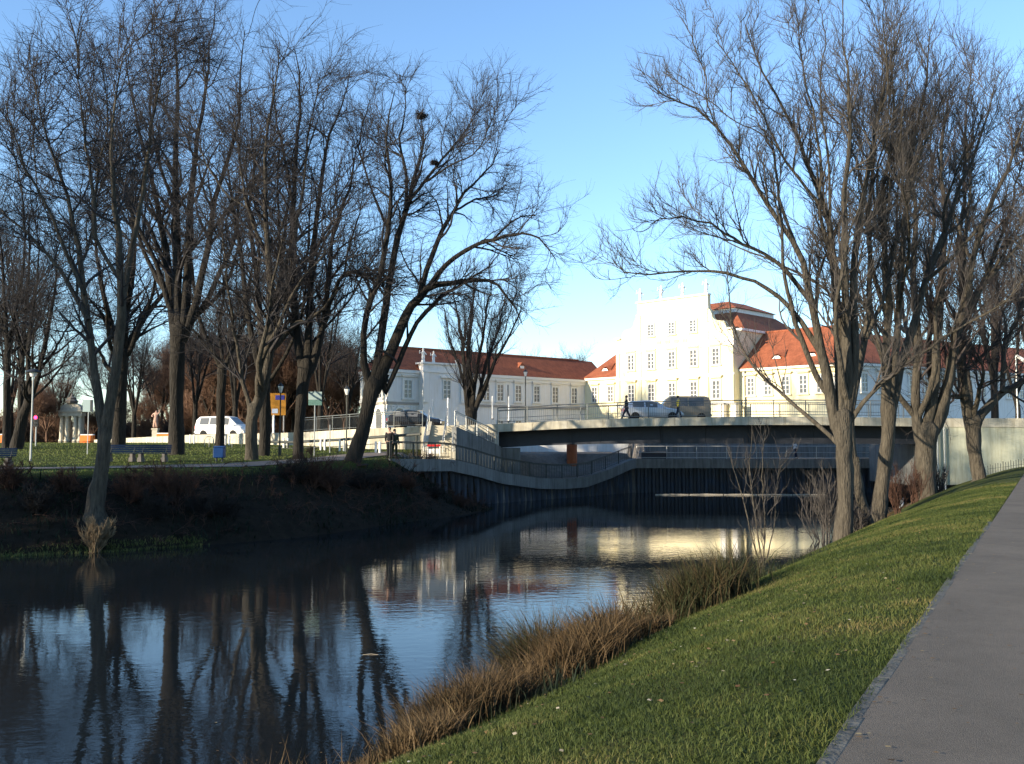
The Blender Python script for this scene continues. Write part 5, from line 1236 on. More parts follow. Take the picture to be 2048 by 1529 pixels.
# a line of lighter grass at the left waterline
N = 2500; sx = RG.uniform(0, 1, N); x_ = -22+sx*10+RG.normal(0, .15, N); dd = np.interp(x_, [p[0] for p in SHORE[3:8]], [p[1] for p in SHORE[3:8]]); y_ = dd+RG.normal(0.0, 0.16, N)
tag(blades('waterline_grass', np.column_stack([x_, y_, np.maximum(height(x_, y_), 0)-0.02]), RG.uniform(0.08, 0.22, N), RG.uniform(0.015, 0.03, N), 0.9, attr_mat('waterline', [(0, (0.05, 0.08, 0.02)), (1, (0.16, 0.15, 0.05))]), 2, None, 12), 'thin line of yellow green grass at the far left waterline', 'grass', kind='stuff')
# shrubs
def shrub(name, x, y, H, W, label, group, twig, seed, n=(14, 120, 900), z=None, pale=False, stems=None, rt=0.008, up=0.35):
    rng = np.random.default_rng(seed); z0 = hz(x, y) if z is None else z
    root = thing(name, (x, y, z0), label, 'shrub', group); ns = n[0]
    a = rng.uniform(0, 2*np.pi, ns); el = rng.uniform(0.15, 0.9, ns)*W
    d = np.stack([np.cos(a)*el, np.sin(a)*el, np.ones(ns)], -1)
    A = grow(np.column_stack([rng.normal(0, 0.08, ns), rng.normal(0, 0.08, ns), np.full(ns, -0.1)]), d, H*rng.uniform(0.6, 1.1, ns), np.full(ns, 0.022), np.full(ns, 0.008), 10, rng, 0.3, up)
    V, Q = join_np([(*A, 5)]); np_obj('stem', V, Q, twig, root)
    p, dd_, r, t = spawn(A[0], A[1], n[1], rng, 0.15, (0.3, 0.9)); l = H*0.38*(1.1-0.6*t)*rng.uniform(0.5, 1.3, n[1])
    B = grow(p, dd_, l, np.full(n[1], 0.011), np.full(n[1], 0.006), 4, rng, 0.35, up)
    p, dd_, r, t = spawn(B[0], B[1], n[2], rng, 0.1, (0.3, 0.9)); l = H*0.14*rng.uniform(0.5, 1.4, n[2])
    C = grow(p, dd_, l, np.full(n[2], rt), np.full(n[2], rt*0.5), 2, rng, 0.3, up)
    V, Q = join_np([(*B, 4), (*C, 3)]); np_obj('twigs', V, Q, twig, root)
    return root
M['twig_black'] = mat('twig_black', (0.025, 0.02, 0.017), 0.9, 0.5, 1.5)
M['dry_plume'] = mat('dry_plume', (0.23, 0.16, 0.09), 0.9, 0.4, 4)
GS = 'leafless shrubs on the left bank slope'
for k, (px, Y, H, W, tw, lab) in enumerate([
    (20, 37.0, 1.3, 0.9, 'twig_rust', 'rust brown shrub at the left picture edge on the slope'), (75, 36.0, 1.2, 0.8, 'twig_black', 'dark shrub left of the pale forked trunk'), (130, 37.6, 1.1, 0.9, 'twig_rust', 'reddish shrub just left of the pale forked trunk'),
    (262, 38.3, 1.5, 0.8, 'twig_rust', 'reddish shrub just right of the pale forked trunk'), (300, 37.5, 1.2, 0.9, 'twig_black', 'dark shrub below the two benches'), (352, 39.2, 1.9, 0.8, 'twig_rust', 'tallest rust coloured shrub, on the slope below the thick dark trunk'),
    (400, 38.8, 1.3, 1.0, 'twig_black', 'black looking shrub low on the slope under the litter bin'), (450, 39.5, 1.1, 1.0, 'twig_black', 'small dark shrub under the pale low forking tree'), (590, 45.0, 1.3, 0.9, 'twig_black', 'dark shrub beneath the swollen forked tree'),
    (625, 45.8, 1.9, 0.8, 'twig_rust', 'rust brown shrub on the bank below the green sign'), (665, 46.5, 1.6, 0.9, 'twig_rust', 'second rust brown shrub between the green sign and the leaning tree'), (720, 49.0, 1.2, 1.0, 'twig_black', 'dark shrub at the foot of the leaning tree'),
    (765, 50.5, 1.1, 1.0, 'twig_black', 'dark shrub beside the end of the quay wall'), (815, 52.5, 1.0, 1.0, 'twig_rust', 'low brown shrub in front of the sheet piles'), (870, 54.0, 0.9, 1.0, 'twig_black', 'dark shrub on the tapering spit by the sheet piles'), (920, 55.8, 0.8, 0.9, 'twig_rust', 'last low shrub at the tip of the spit')]):
    x = xa(px, Y, 980); shrub('bank_shrub', x, Y, H*0.95, W*1.7, lab, GS, tw, 300+k, (24, 190, 1700), rt=0.008, up=0.1)
pt = at(178, 1108, 34.6); shrub('dry_plume_shrub', pt.x, 34.9, 1.25, 1.1, 'pale dry plume like shrub standing at the left waterline', None, 'dry_plume', 330, (26, 220, 1900), z=0.02, rt=0.012)
pt = at(1520, 1172, 26.2)
sap = px_tree('young_sapling', 26.4, (1520, 1172), [
    [(1520, 1170, 7.8), (1524, 1140, 6.0)],
    [(1522, 1142, 4.2), (1500, 1060, 3.0), (1488, 1000, 2.4), (1468, 940, 1.8), (1455, 890, 0.9)],
    [(1525, 1142, 4.2), (1512, 1040, 3.0), (1500, 950, 2.4), (1505, 860, 1.2)],
    [(1526, 1140, 4.2), (1530, 1040, 3.0), (1524, 960, 2.4), (1532, 860, 1.2)],
    [(1528, 1140, 3.6), (1548, 1050, 2.4), (1555, 960, 1.8), (1590, 880, 0.9)]],
    'thin many stemmed leafless sapling at the near waterline left of the big trunk', 341, wood='bark_pale', twig='twig_pale', n=(22, 80, 420), L=(0.9, 0.5, 0.3), up=0.5, ang=(0.2, 0.45), spread=0.3, extra=0, rt=0.003, cat='sapling')
GW = 'twiggy suckers round the right bank trunks'
for k, (px, Y, H, W, tw, lab) in enumerate([(1648, 38.8, 3.2, 0.9, 'twig_pale', 'fan of thin suckers left of the biggest right bank trunk'), (1795, 43.5, 2.2, 0.7, 'twig_rust', 'reddish brush between the straight grey trunk and the fused stems'), (1830, 47.0, 1.8, 0.7, 'twig_rust', 'reddish brush against the foot of the fused grey stems'), (1715, 39.2, 1.3, 0.8, 'twig_pale', 'small suckers between the two nearest right bank trunks'), (1880, 50.5, 1.5, 0.7, 'twig_red', 'brown brush right of the fused grey stems')]):
    shrub('sucker_shrub', xa(px, Y, 1000), Y, H, W, lab, GW, tw, 350+k, (18, 110, 600), rt=0.006, up=0.4)

# bird nests
for (px, py, Y, s, lab) in [(843, 232, 52.5, 0.32, 'larger dark bird nest high in the leaning tree'), (869, 326, 52.5, 0.2, 'smaller dark bird nest lower in the leaning tree')]:
    c = at(px, py, Y); n = 220; rng = np.random.default_rng(px); v = nrm(rng.normal(0, 1, (n, 3)))*s*rng.uniform(0.3, 0.8, (n, 1))*np.array([1, 1, 0.7])
    A = grow(v, rng.normal(0, 1, (n, 3))*np.array([1, 1, 0.3]), np.full(n, s*1.1), np.full(n, 0.014), np.full(n, 0.008), 3, rng, 0.3, 0)
    V, Q = join_np([(*A, 3)]); o = np_obj('bird_nest', V, Q, 'nest'); o.location = c; tag(o, lab, 'nest', 'bird nests')

# ------------------------------------------------------------------ people
def skin_mesh(name, pts, edges, rad, m, parent, sub=1):
    me = D.meshes.new(name); me.from_pydata(pts, edges, []); me.materials.append(M[m]); o = D.objects.new(name, me); COL.objects.link(o); o.parent = parent
    md = o.modifiers.new('skin', 'SKIN'); md.use_smooth_shade = True
    sv = me.skin_vertices[0].data if me.skin_vertices else None
    if sv is None:
        bpy.context.view_layer.objects.active = o
        bpy.ops.mesh.customdata_skin_add(); sv = me.skin_vertices[0].data
    for i, r in enumerate(rad): sv[i].radius = (r if isinstance(r, tuple) else (r, r))
    sv[0].use_root = True
    if sub: s2 = o.modifiers.new('subdivision', 'SUBSURF'); s2.levels = sub; s2.render_levels = sub
    return o
def person(loc, rz, label, top, bottom, stride=0.25, arm=0.15, H=1.75, lean=0.0, bent=False, group=None):
    root = thing('person', loc, label, 'person', group, rz); k = H/1.75
    def S(l): return [(x*k, y*k, z*k) for x, y, z in l]
    st = stride
    pel = (0, 0, 0.95); body = S([pel, (0, lean*0.5, 1.2), (0, lean, 1.43), (0, lean, 1.52), (0, lean+0.02, 1.62), (0, lean+0.02, 1.70),
        (-0.18, lean, 1.40), (-0.24, lean-arm*0.5, 1.14), (-0.24, lean+arm, 0.92), (-0.24, lean+arm*1.4, 0.80), (0.18, lean, 1.40), (0.24, lean+arm*0.3, 1.14), (0.24, lean-arm, 0.92), (0.24, lean-arm*1.2, 0.80),
        (-0.1, 0, 0.86), (-0.1, st*0.45, 0.50), (-0.1, st*0.9-0.02, 0.08), (-0.1, st*0.9+0.14, 0.04), (0.1, 0, 0.86), (0.1, -st*0.35, 0.50), (0.1, -st*0.95, 0.08), (0.1, -st*0.95+0.14, 0.04)])
    E = [(0, 1), (1, 2), (2, 3), (3, 4), (4, 5), (2, 6), (6, 7), (7, 8), (8, 9), (2, 10), (10, 11), (11, 12), (12, 13), (0, 14), (14, 15), (15, 16), (16, 17), (0, 18), (18, 19), (19, 20), (20, 21)]
    rad = [(0.13, 0.1), (0.13, 0.1), (0.13, 0.09), 0.055, (0.08, 0.095), (0.07, 0.085), 0.06, 0.048, 0.038, 0.04, 0.06, 0.048, 0.038, 0.04, 0.085, 0.06, 0.045, 0.04, 0.085, 0.06, 0.045, 0.04]
    skin_mesh('body', body, E, [tuple(a*k for a in r) if isinstance(r, tuple) else r*k for r in rad], 'skin', root)
    j = [body[i] for i in (0, 1, 2, 6, 7, 8, 10, 11, 12)]; j[0] = (j[0][0], j[0][1], j[0][2]-0.06*k)
    skin_mesh('jacket', j, [(0, 1), (1, 2), (2, 3), (3, 4), (4, 5), (2, 6), (6, 7), (7, 8)], [(0.18*k, 0.135*k), (0.175*k, 0.13*k), (0.16*k, 0.12*k), 0.085*k, 0.068*k, 0.055*k, 0.085*k, 0.068*k, 0.055*k], top, root)
    j = [body[i] for i in (0, 14, 15, 16, 18, 19, 20)]
    skin_mesh('trousers', j, [(0, 1), (1, 2), (2, 3), (0, 4), (4, 5), (5, 6)], [(0.15*k, 0.115*k), 0.105*k, 0.082*k, 0.065*k, 0.105*k, 0.082*k, 0.065*k], bottom, root)
    for i in (16, 20):
        a, b2 = body[i], body[i+1]; skin_mesh('shoe', [a, b2], [(0, 1)], [0.06*k, 0.055*k], 'cloth_black', root)
    m_ = MB(); m_.lathe([(0.045*k, -0.02*k), (0.088*k, 0.03*k), (0.095*k, 0.09*k), (0.07*k, 0.15*k), (0.02*k, 0.175*k)], (0, (lean-0.012)*k, 1.585*k), 10)
    me = m_.mesh('hair', 'hair'); o = inst('hair', me, root)
    return root
def px_person(px, Y, z, *a, **k):
    x = xa(px, Y); return person((x, Y, z), *a, **k)
px_person(779, 55.6, hz(xa(779, 55.6), 55.6), PI*0.9, 'person in black standing at the quay edge beside a companion in olive', 'cloth_black', 'cloth_black', stride=0.05, arm=0.05, H=1.80)
px_person(789.5, 55.9, hz(xa(789, 55.9), 55.9), -PI*0.8, 'person in an olive jacket standing beside a companion in black', 'cloth_olive', 'cloth_olive', stride=0.08, arm=0.05, H=1.70)
xb = xa(1253, 65.2+1.3); px_person(1253, 66.6, bz(xb)-0.12, PI/2, 'person in dark clothes walking across the bridge', 'cloth_black', 'cloth_navy', stride=0.42, arm=0.16, H=1.78)
xb = xa(1357, 70); px_person(1357, 66.4, 5.58, -PI/2, 'person in a yellow top behind the railing near the tan van', 'cloth_yellow', 'cloth_navy', stride=0.3, arm=0.15, H=1.7)
px_person(1591, 78.0, 2.58, PI*0.5, 'person in a white top on the far quay under the bridge', 'cloth_white', 'cloth_navy', stride=0.15, arm=0.2, H=1.7, lean=0.1)

# ------------------------------------------------------------------ vehicles
def car(loc, rz, label, paint, st, wheels, L_w, glass_x, W=1.75, wr=0.31, group=None, cat='car', name='parked_car', pillars=()):
    """st: stations (x, z_bottom, z_belt, z_roof, half width roof) from rear to front"""
    root = thing(name, loc, label, cat, group, rz); hw = W/2
    m_ = MB(); V = []
    for (x, zb, zm, zr, wt) in st:
        e = hw*(0.9 if x in (st[0][0], st[-1][0]) else 1.0); wt = min(wt, e)
        V += [(x, -e*0.94, zb), (x, -e, (zb+zm)/2), (x, -e*0.97, zm), (x, -wt, zr-0.02 if zr > zm+0.05 else zr), (x, -wt*0.8, zr+0.02), (x, wt*0.8, zr+0.02), (x, wt, zr-0.02 if zr > zm+0.05 else zr), (x, e*0.97, zm), (x, e, (zb+zm)/2), (x, e*0.94, zb)]
    n = 10; Fc = [(i*n+k, i*n+(k+1) % n, (i+1)*n+(k+1) % n, (i+1)*n+k) for i in range(len(st)-1) for k in range(n)]
    Fc += [tuple(range(n))[::-1], tuple(range((len(st)-1)*n, len(st)*n))]
    me = m_.add(V, Fc).mesh('body', paint); o = inst('body', me, root); b = o.modifiers.new('bevel', 'BEVEL'); b.width = 0.03; b.segments = 2
    def interp(x, c):
        xs_ = [s[0] for s in st]; return float(np.interp(x, xs_, [s[c] for s in st]))
    # side windows
    for sgn in (-1, 1):
        for (x0, x1) in glass_x:
            V = []
            for x in (x0, x1):
                for f in (0.1, 0.86):
                    zb_, zr_ = interp(x, 2), interp(x, 3); wt = interp(x, 4); y = hw*0.97*(1-f)+wt*f; V.append((x, sgn*(y+0.014), zb_*(1-f)+zr_*f))
            V2 = [(a, b_-sgn*0.012, c) for a, b_, c in V]
            me = MB().add(V+V2, [(0, 1, 3, 2), (4, 6, 7, 5), (0, 2, 6, 4), (1, 5, 7, 3), (0, 4, 5, 1), (2, 3, 7, 6)]).mesh('side_window', 'window_glass'); inst('side_window', me, root)
    # windscreen and rear window: quads over the sloping stations
    for (xa_, xb_, nm) in ((L_w[0], L_w[1], 'rear_window'), (L_w[2], L_w[3], 'windscreen')):
        V = []
        for x in (xa_, xb_):
            z = interp(x, 3)+0.036; wt = interp(x, 4)*0.82
            V += [(x, -wt, z), (x, wt, z)]
        me = MB().add(V+[(a, b_, c-0.012) for a, b_, c in V], [(0, 1, 3, 2), (4, 6, 7, 5), (0, 2, 6, 4), (1, 5, 7, 3), (0, 4, 5, 1), (2, 3, 7, 6)]).mesh(nm, 'window_glass'); inst(nm, me, root)
    for x in wheels:
        for sgn in (-1, 1):
            t = MB(); t.lathe([(wr*0.62, -0.1), (wr*0.97, -0.1), (wr, -0.06), (wr, 0.06), (wr*0.97, 0.1), (wr*0.62, 0.1)], n=18)
            w_ = inst('wheel', D.meshes.get('tyre_%s' % name) or t.mesh('tyre_%s' % name, 'tyre'), root, (x, sgn*(hw-0.07), wr)); w_.rotation_euler = (PI/2, 0, 0)
            r = MB(); r.lathe([(wr*0.6, -0.07), (wr*0.6, 0.085), (wr*0.5, 0.06), (wr*0.2, 0.07), (wr*0.16, 0.09)], n=10); ro = inst('rim', r.mesh('rim', 'chrome'), w_)
            if sgn < 0: ro.rotation_euler = (0, 0, 0)
    xr, xf = st[0][0], st[-1][0]; zb_, zf_ = interp(xr+0.05, 2), interp(xf-0.05, 2)
    for sgn in (-1, 1):
        inst('tail_light', MB().cbox((xr-0.0, sgn*(hw*0.78), zb_*0.86), (0.08, 0.2, 0.22)).mesh('tail_light', 'red_lens'), root)
        inst('headlight', MB().cbox((xf+0.0, sgn*(hw*0.72), zf_*0.84), (0.08, 0.3, 0.14)).mesh('headlight', 'clear_lens'), root)
    inst('bumper', MB().cbox((xf+0.03, 0, 0.42), (0.12, W*0.86, 0.16)).mesh('bumper', paint), root); inst('bumper', MB().cbox((xr-0.03, 0, 0.45), (0.12, W*0.86, 0.16)).mesh('bumper', paint), root)
    inst('number_plate', MB().cbox((xr-0.1, 0, 0.62), (0.02, 0.5, 0.11)).mesh('number_plate', 'white_paint'), root)
    for sgn in (-1, 1): inst('wing_mirror', MB().cbox((interp(xf, 0) if False else st[-3][0]-0.25, sgn*(hw+0.08), interp(st[-3][0], 2)+0.08), (0.1, 0.16, 0.13)).mesh('wing_mirror', paint), root)
    return root
van_st = [(-2.35, 0.35, 1.0, 1.02, 0.72), (-2.28, 0.3, 1.02, 1.55, 0.66), (-1.95, 0.28, 1.03, 1.80, 0.68), (0.4, 0.26, 1.02, 1.84, 0.70), (1.0, 0.26, 1.0, 1.76, 0.68), (1.75, 0.28, 0.98, 1.1, 0.72), (2.2, 0.3, 0.86, 0.92, 0.7), (2.4, 0.35, 0.62, 0.66, 0.66)]
Yv = 84.0; xv = xa(447, Yv, 860)
car((xv, Yv, 4.46), 0.08-0.35, 'white minivan driving down the ramp road between two lawn tree trunks', 'white_paint', van_st, (-1.45, 1.5), (-2.26, -2.0, 1.06, 1.72), ((-1.85, -0.95), (-0.85, 0.15), (0.25, 1.0)), W=1.82, cat='van', name='white_minivan')
car_st = [(-2.1, 0.4, 0.85, 0.87, 0.7), (-2.0, 0.3, 0.92, 1.0, 0.68), (-1.55, 0.25, 0.93, 1.38, 0.58), (-0.5, 0.24, 0.92, 1.45, 0.6), (0.25, 0.24, 0.9, 1.38, 0.58), (1.0, 0.25, 0.88, 0.93, 0.68), (1.85, 0.28, 0.74, 0.78, 0.66), (2.1, 0.35, 0.56, 0.6, 0.62)]
gl = ((-1.45, -0.65), (-0.55, 0.3)); lw = (-1.95, -1.6, 0.32, 0.95)
Yc = 72.5; xc = xa(833, Yc, 850)
car((xc, Yc, 5.0), -0.18, 'black hatchback on the ramp road above the steps', 'black_paint', car_st, (-1.3, 1.35), lw, gl, name='black_car')
xs2 = xa(1300, 69.5, 830)
car((xs2, 68.6, 5.56), 0.0, 'silver car crossing the bridge behind the walking person', 'silver_paint', car_st, (-1.3, 1.35), lw, gl, name='silver_car')
xs3 = xa(1362, 71.2, 830); tan_st = [(-2.0, 0.35, 1.0, 1.02, 0.75), (-1.95, 0.3, 1.05, 1.7, 0.7), (-1.6, 0.28, 1.05, 1.85, 0.72), (0.9, 0.28, 1.04, 1.86, 0.72), (1.25, 0.28, 1.0, 1.6, 0.68), (1.6, 0.3, 0.95, 1.05, 0.7), (2.0, 0.35, 0.7, 0.74, 0.66)]
car((xs3, 70.9, 5.56), PI, 'boxy tan van crossing the bridge behind the silver car', 'tan_paint', tan_st, (-1.3, 1.3), (-1.94, -1.7, 1.27, 1.58), ((-1.5, -0.4), (-0.3, 0.9)), cat='van', name='tan_van')

# ------------------------------------------------------------------ street furniture
def bench(px, Y, label, rz=0.0):
    x = xa(px, Y); z = hz(x, Y)+0.05; r = thing('park_bench', (x, Y, z), label, 'bench', 'blue benches along the riverside path', rz)
    for i in range(4): inst('slat', MB().cbox((0, -0.12+i*0.115, 0.45), (1.75, 0.095, 0.035)).mesh('slat', 'bench_blue'), r)
    for i in range(4): inst('slat', MB().cbox((0, 0.30+0.025*i, 0.53+i*0.105), (1.75, 0.03, 0.09)).mesh('slat', 'bench_blue'), r)
    for s in (-0.62, 0.62):
        inst('leg', MB().box(s-0.1, s+0.1, -0.2, 0.32, 0, 0.22).box(s-0.07, s+0.07, -0.14, 0.28, 0.22, 0.43).mesh('leg', 'bench_stone'), r)
        inst('back_support', MB().tube([(s, 0.24, 0.42), (s, 0.40, 0.86)], 0.025, 6).mesh('back_support', 'dark_metal'), r)
bench(242, 50.5, 'blue bench half hidden behind the pale forked trunk'); bench(306, 50.3, 'blue bench left of the thickest dark trunk'); bench(-8, 46.0, 'blue bench cut off by the left picture edge')
x = xa(440, 51); zb = hz(x, 51)
r = thing('litter_bin', (x, 51, zb), 'blue litter bin with a pale side beside the low forking tree', 'bin')
m_ = MB(); m_.box(-0.27, 0.27, -0.22, 0.22, 0.22, 0.78); inst('container', m_.mesh('container', 'blue_bin'), r).modifiers.new('bevel', 'BEVEL').width = 0.04
inst('lid', MB().prism([(-0.29, 0.785), (0.29, 0.785), (0.22, 0.86), (-0.22, 0.86)], -0.24, 0.24).mesh('lid', 'blue_bin'), r)
inst('side_panel', MB().box(-0.285, -0.272, -0.2, 0.2, 0.25, 0.75).mesh('side_panel', 'sign_pale'), r)
inst('post', MB().tube([(0.16, 0.0, 0), (0.16, 0.0, 0.22)], 0.05, 8).mesh('post', 'dark_metal'), r); inst('post', MB().tube([(-0.16, 0.0, 0), (-0.16, 0.0, 0.22)], 0.05, 8).mesh('post', 'dark_metal'), r)
def lamp(px, Y, H, label, group='old style street lamps', z=None):
    x = xa(px, Y); zz = hz(x, Y) if z is None else z; r = thing('street_lamp', (x, Y, zz), label, 'street lamp', group)
    inst('pole', MB().lathe([(0.09, -0.1), (0.09, 0.5), (0.05, 0.6), (0.04, H-0.55), (0.08, H-0.5)], n=8).mesh('pole', 'rail_dark'), r)
    inst('lantern', MB().lathe([(0.07, H-0.49), (0.17, H-0.15), (0.17, H-0.1)], n=6).mesh('lantern', 'clear_lens'), r)
    inst('cap', MB().lathe([(0.2, H-0.09), (0.12, H+0.02), (0.03, H+0.1), (0.03, H+0.16)], n=6).mesh('cap', 'dark_metal'), r)
lamp(560, 58.5, 4.35, 'street lamp in front of the yellow direction sign'); lamp(693, 64, 4.3, 'street lamp between the green sign and the leaning tree')
lamp(1051, 82, 5.2, 'thin lamp post rising behind the bridge rail left of the gable', z=5.0)
x = xa(63, 52); zz = hz(x, 52); r = thing('street_lamp', (x, 52, zz), 'lamp post with a wide flat hood near the left picture edge', 'street lamp')
inst('pole', MB().tube([(0, 0, -0.1), (0, 0, 4.7)], [0.06, 0.035], 8).mesh('pole', 'galvanised'), r)
inst('hood', MB().lathe([(0.42, 4.86), (0.3, 4.96), (0.08, 5.05)], n=14).mesh('hood', 'dark_metal'), r); inst('diffuser', MB().lathe([(0.14, 4.62), (0.2, 4.84)], n=12).mesh('diffuser', 'clear_lens'), r)
x = xa(71, 74); zz = hz(x, 74); r = thing('traffic_light', (x, 74, zz), 'traffic light showing red at the far left beyond the lawn', 'traffic light')
inst('pole', MB().tube([(0, 0.1, -0.1), (0, 0.1, 2.3)], 0.05, 8).mesh('pole', 'galvanised'), r); inst('housing', MB().cbox((0, 0.05, 1.95), (0.3, 0.2, 0.85)).mesh('housing', 'dark_metal'), r)
o = inst('red_signal', MB().lathe([(0.13, 0), (0.11, 0.03)], n=14).mesh('red_signal', 'lamp_red'), r, (0, -0.055, 2.22)); o.rotation_euler = (PI/2, 0, 0)
for zz_ in (1.94, 1.68):
    o = inst('dark_signal', MB().lathe([(0.1, 0), (0.09, 0.02)], n=12).mesh('dark_signal', 'tyre'), r, (0, -0.055, zz_)); o.rotation_euler = (PI/2, 0, 0)
def pole_sign(px, Y, ytop, name, label, cat, panels, pole_m='galvanised', base=None, pr_=0.035):
    x = xa(px, Y); zz = hz(x, Y) if base is None else base; top = at(px, ytop, Y).z-zz
    r = thing(name, (x, Y, zz), label, cat); inst('pole', MB().tube([(0, 0, -0.1), (0, 0, top)], pr_, 6).mesh('pole', pole_m), r)
    for (x0, x1, y0, y1, mm, nm, off) in panels:
        a, b2 = at(x0, y1, Y), at(x1, y0, Y); inst(nm, MB().box(a.x-x, b2.x-x, -0.05-off, -0.035-off, a.z-zz, b2.z-zz).mesh(nm, mm), r)
    return r
pole_sign(629, 55.8, 782, 'notice_sign', 'grey green rectangular sign on a thin pole beside the swollen forked tree', 'sign', [(617, 644, 784, 800, 'sign_grey', 'panel', 0), (617, 644, 800.3, 811, 'sign_green', 'panel', 0)])
pole_sign(176, 60, 800, 'box_sign', 'small grey box sign on a thin pole left of the pale forked trunk', 'sign', [(166, 187, 800, 824, 'sign_grey', 'panel', 0), (181, 186, 800.5, 823.5, 'dark_metal', 'panel', 0.02)])
pole_sign(660, 62, 850, 'marker_pole', 'short thin pole on the lawn between the green sign and the lamp', 'pole', [])
Yd = 86; x = xa(556, Yd); r = thing('direction_sign', (x, Yd, 4.4), 'large yellow direction sign with small blue panels beyond the ramp', 'sign')
def pan(x0, x1, y0, y1, mm, nm, off):
    a, b2 = at(x0, y1, Yd), at(x1, y0, Yd); inst(nm, MB().box(a.x-x, b2.x-x, -off-0.03, -off, a.z-4.4, b2.z-4.4).mesh(nm, mm), r)
pan(540, 572, 787, 831, 'sign_yellow', 'panel', 0.0); pan(551, 569, 791, 800, 'sign_blue', 'blue_panel', 0.035); pan(544, 556, 818, 827, 'sign_pale', 'pale_panel', 0.035); pan(536, 539.6, 785, 831, 'white_paint', 'edge_strip', 0.0)
for xx in (545, 567):
    a = at(xx, 830, Yd); inst('post', MB().tube([(a.x-x, 0.08, -0.3), (a.x-x, 0.08, a.z-4.4+1.9)], 0.05, 6).mesh('post', 'galvanised'), r)
def white_post(px, y0, y1, Y, wd, label, m='white_paint', group='slim white posts along the road'):
    a, b2 = at(px, y1, Y), at(px, y0, Y); w2 = wd*Y/F/2
    r = thing('white_post', (a.x, Y, a.z), label, 'post', group); h = b2.z-a.z
    inst('shaft', MB().lathe([(w2*1.3, 0), (w2*1.3, 0.1), (w2, 0.12), (w2, h-0.06), (w2*0.4, h)], n=8).mesh('shaft', m), r); inst('foot', MB().lathe([(w2*1.8, -0.05), (w2*1.8, 0.02)], n=8).mesh('foot', 'dark_metal'), r)
white_post(547, 830, 868, 84, 4, 'white post below the yellow direction sign'); white_post(866, 799, 846, 80, 3, 'first of the tall white posts right of the black car'); white_post(896, 796, 852, 76, 4, 'second tall white post right of the black car')
white_post(985, 792, 838, 80, 3, 'tall white post right of the pollarded tree'); white_post(1018, 793, 842, 76, 4, 'tall white post beside the black lamp pole')
a = at(1016, 846, 78); r = thing('lamp_pole', (a.x, 78, a.z), 'thin black pole rising beside a white post left of the gable', 'pole'); inst('shaft', MB().tube([(0, 0, 0), (0, 0, at(1016, 770, 78).z-a.z)], 0.045, 6).mesh('shaft', 'dark_metal'), r); inst('foot', MB().lathe([(0.12, 0), (0.1, 0.12), (0.06, 0.2)], n=8).mesh('foot', 'dark_metal'), r)
# white bollards in pairs
def bollard(px, Y, label):
    x = xa(px, Y); z = hz(x, Y); r = thing('bollard', (x, Y, z), label, 'bollard', 'white bollard pairs along the lawn edge')
    inst('shaft', MB().lathe([(0.075, -0.05), (0.075, 0.62), (0.06, 0.68)], n=8).mesh('shaft', 'white_paint'), r); inst('cap', MB().lathe([(0.08, 0.683), (0.07, 0.74), (0.02, 0.77)], n=8).mesh('cap', 'trim_white'), r)
for k, (px, Y, lab) in enumerate([(381, 80, 'behind the thick dark trunk'), (451, 76, 'right of the litter bin'), (531, 70.5, 'below the yellow sign'), (568, 69.5, 'right of the lamp under the yellow sign'), (642, 66.5, 'right of the green sign'), (680, 65, 'left of the plain lamp post'), (752, 61.5, 'left of the two standing people')]):
    bollard(px, Y, 'white bollard '+lab+', left one of its pair'); bollard(px+8, Y-0.3, 'white bollard '+lab+', right one of its pair')
# bicycle hoops
for k, (px, Y) in enumerate([(419, 72), (428, 71.6), (474, 71)]):
    x = xa(px, Y); z = hz(x, Y); r = [(x-0.35, Y, z-0.1), (x-0.35, Y, z+0.55), (x-0.2, Y, z+0.78), (x+0.2, Y, z+0.78), (x+0.35, Y, z+0.55), (x+0.35, Y, z-0.1)]
    tag(MB().tube(r, 0.025, 6).build('bicycle_hoop', 'galvanised', smooth=True), ['steel bicycle hoop left of the slender tree behind the litter bin', 'steel bicycle hoop hard against the first one', 'steel bicycle hoop between slender tree and low forking tree'][k], 'bicycle stand', 'bicycle hoops on the lawn edge')
# orange barriers
def barrier(px0, px1, Y, label):
    a, b2 = at(px0, 880, Y), at(px1, 868, Y); z = hz(a.x, Y) if abs(a.x) < 59 else 3.9; r = thing('road_barrier', ((a.x+b2.x)/2, Y, z), label, 'barrier', 'orange plastic road barriers'); w2 = (b2.x-a.x)/2
    n = max(1, int(round(w2*2/1.0)))
    for i in range(n):
        x0, x1 = -w2+2*w2*i/n+0.02, -w2+2*w2*(i+1)/n-0.02
        inst('barrier_unit', MB().prism([(x0, 0.0), (x1, 0.0), (x1-0.02, 0.75), (x0+0.02, 0.75)], -0.22, 0.22).mesh('barrier_unit', 'orange'), r)
        inst('barrier_cap', MB().box(x0, x1, -0.12, 0.12, 0.753, 0.85).mesh('barrier_cap', 'orange' if i % 2 else 'white_paint'), r)
barrier(161, 189, 93, 'orange road barrier right of the domed gate'); barrier(314, 341, 90, 'orange road barrier right of the stone statue'); barrier(-6, 10, 90, 'orange road barrier at the left picture edge')
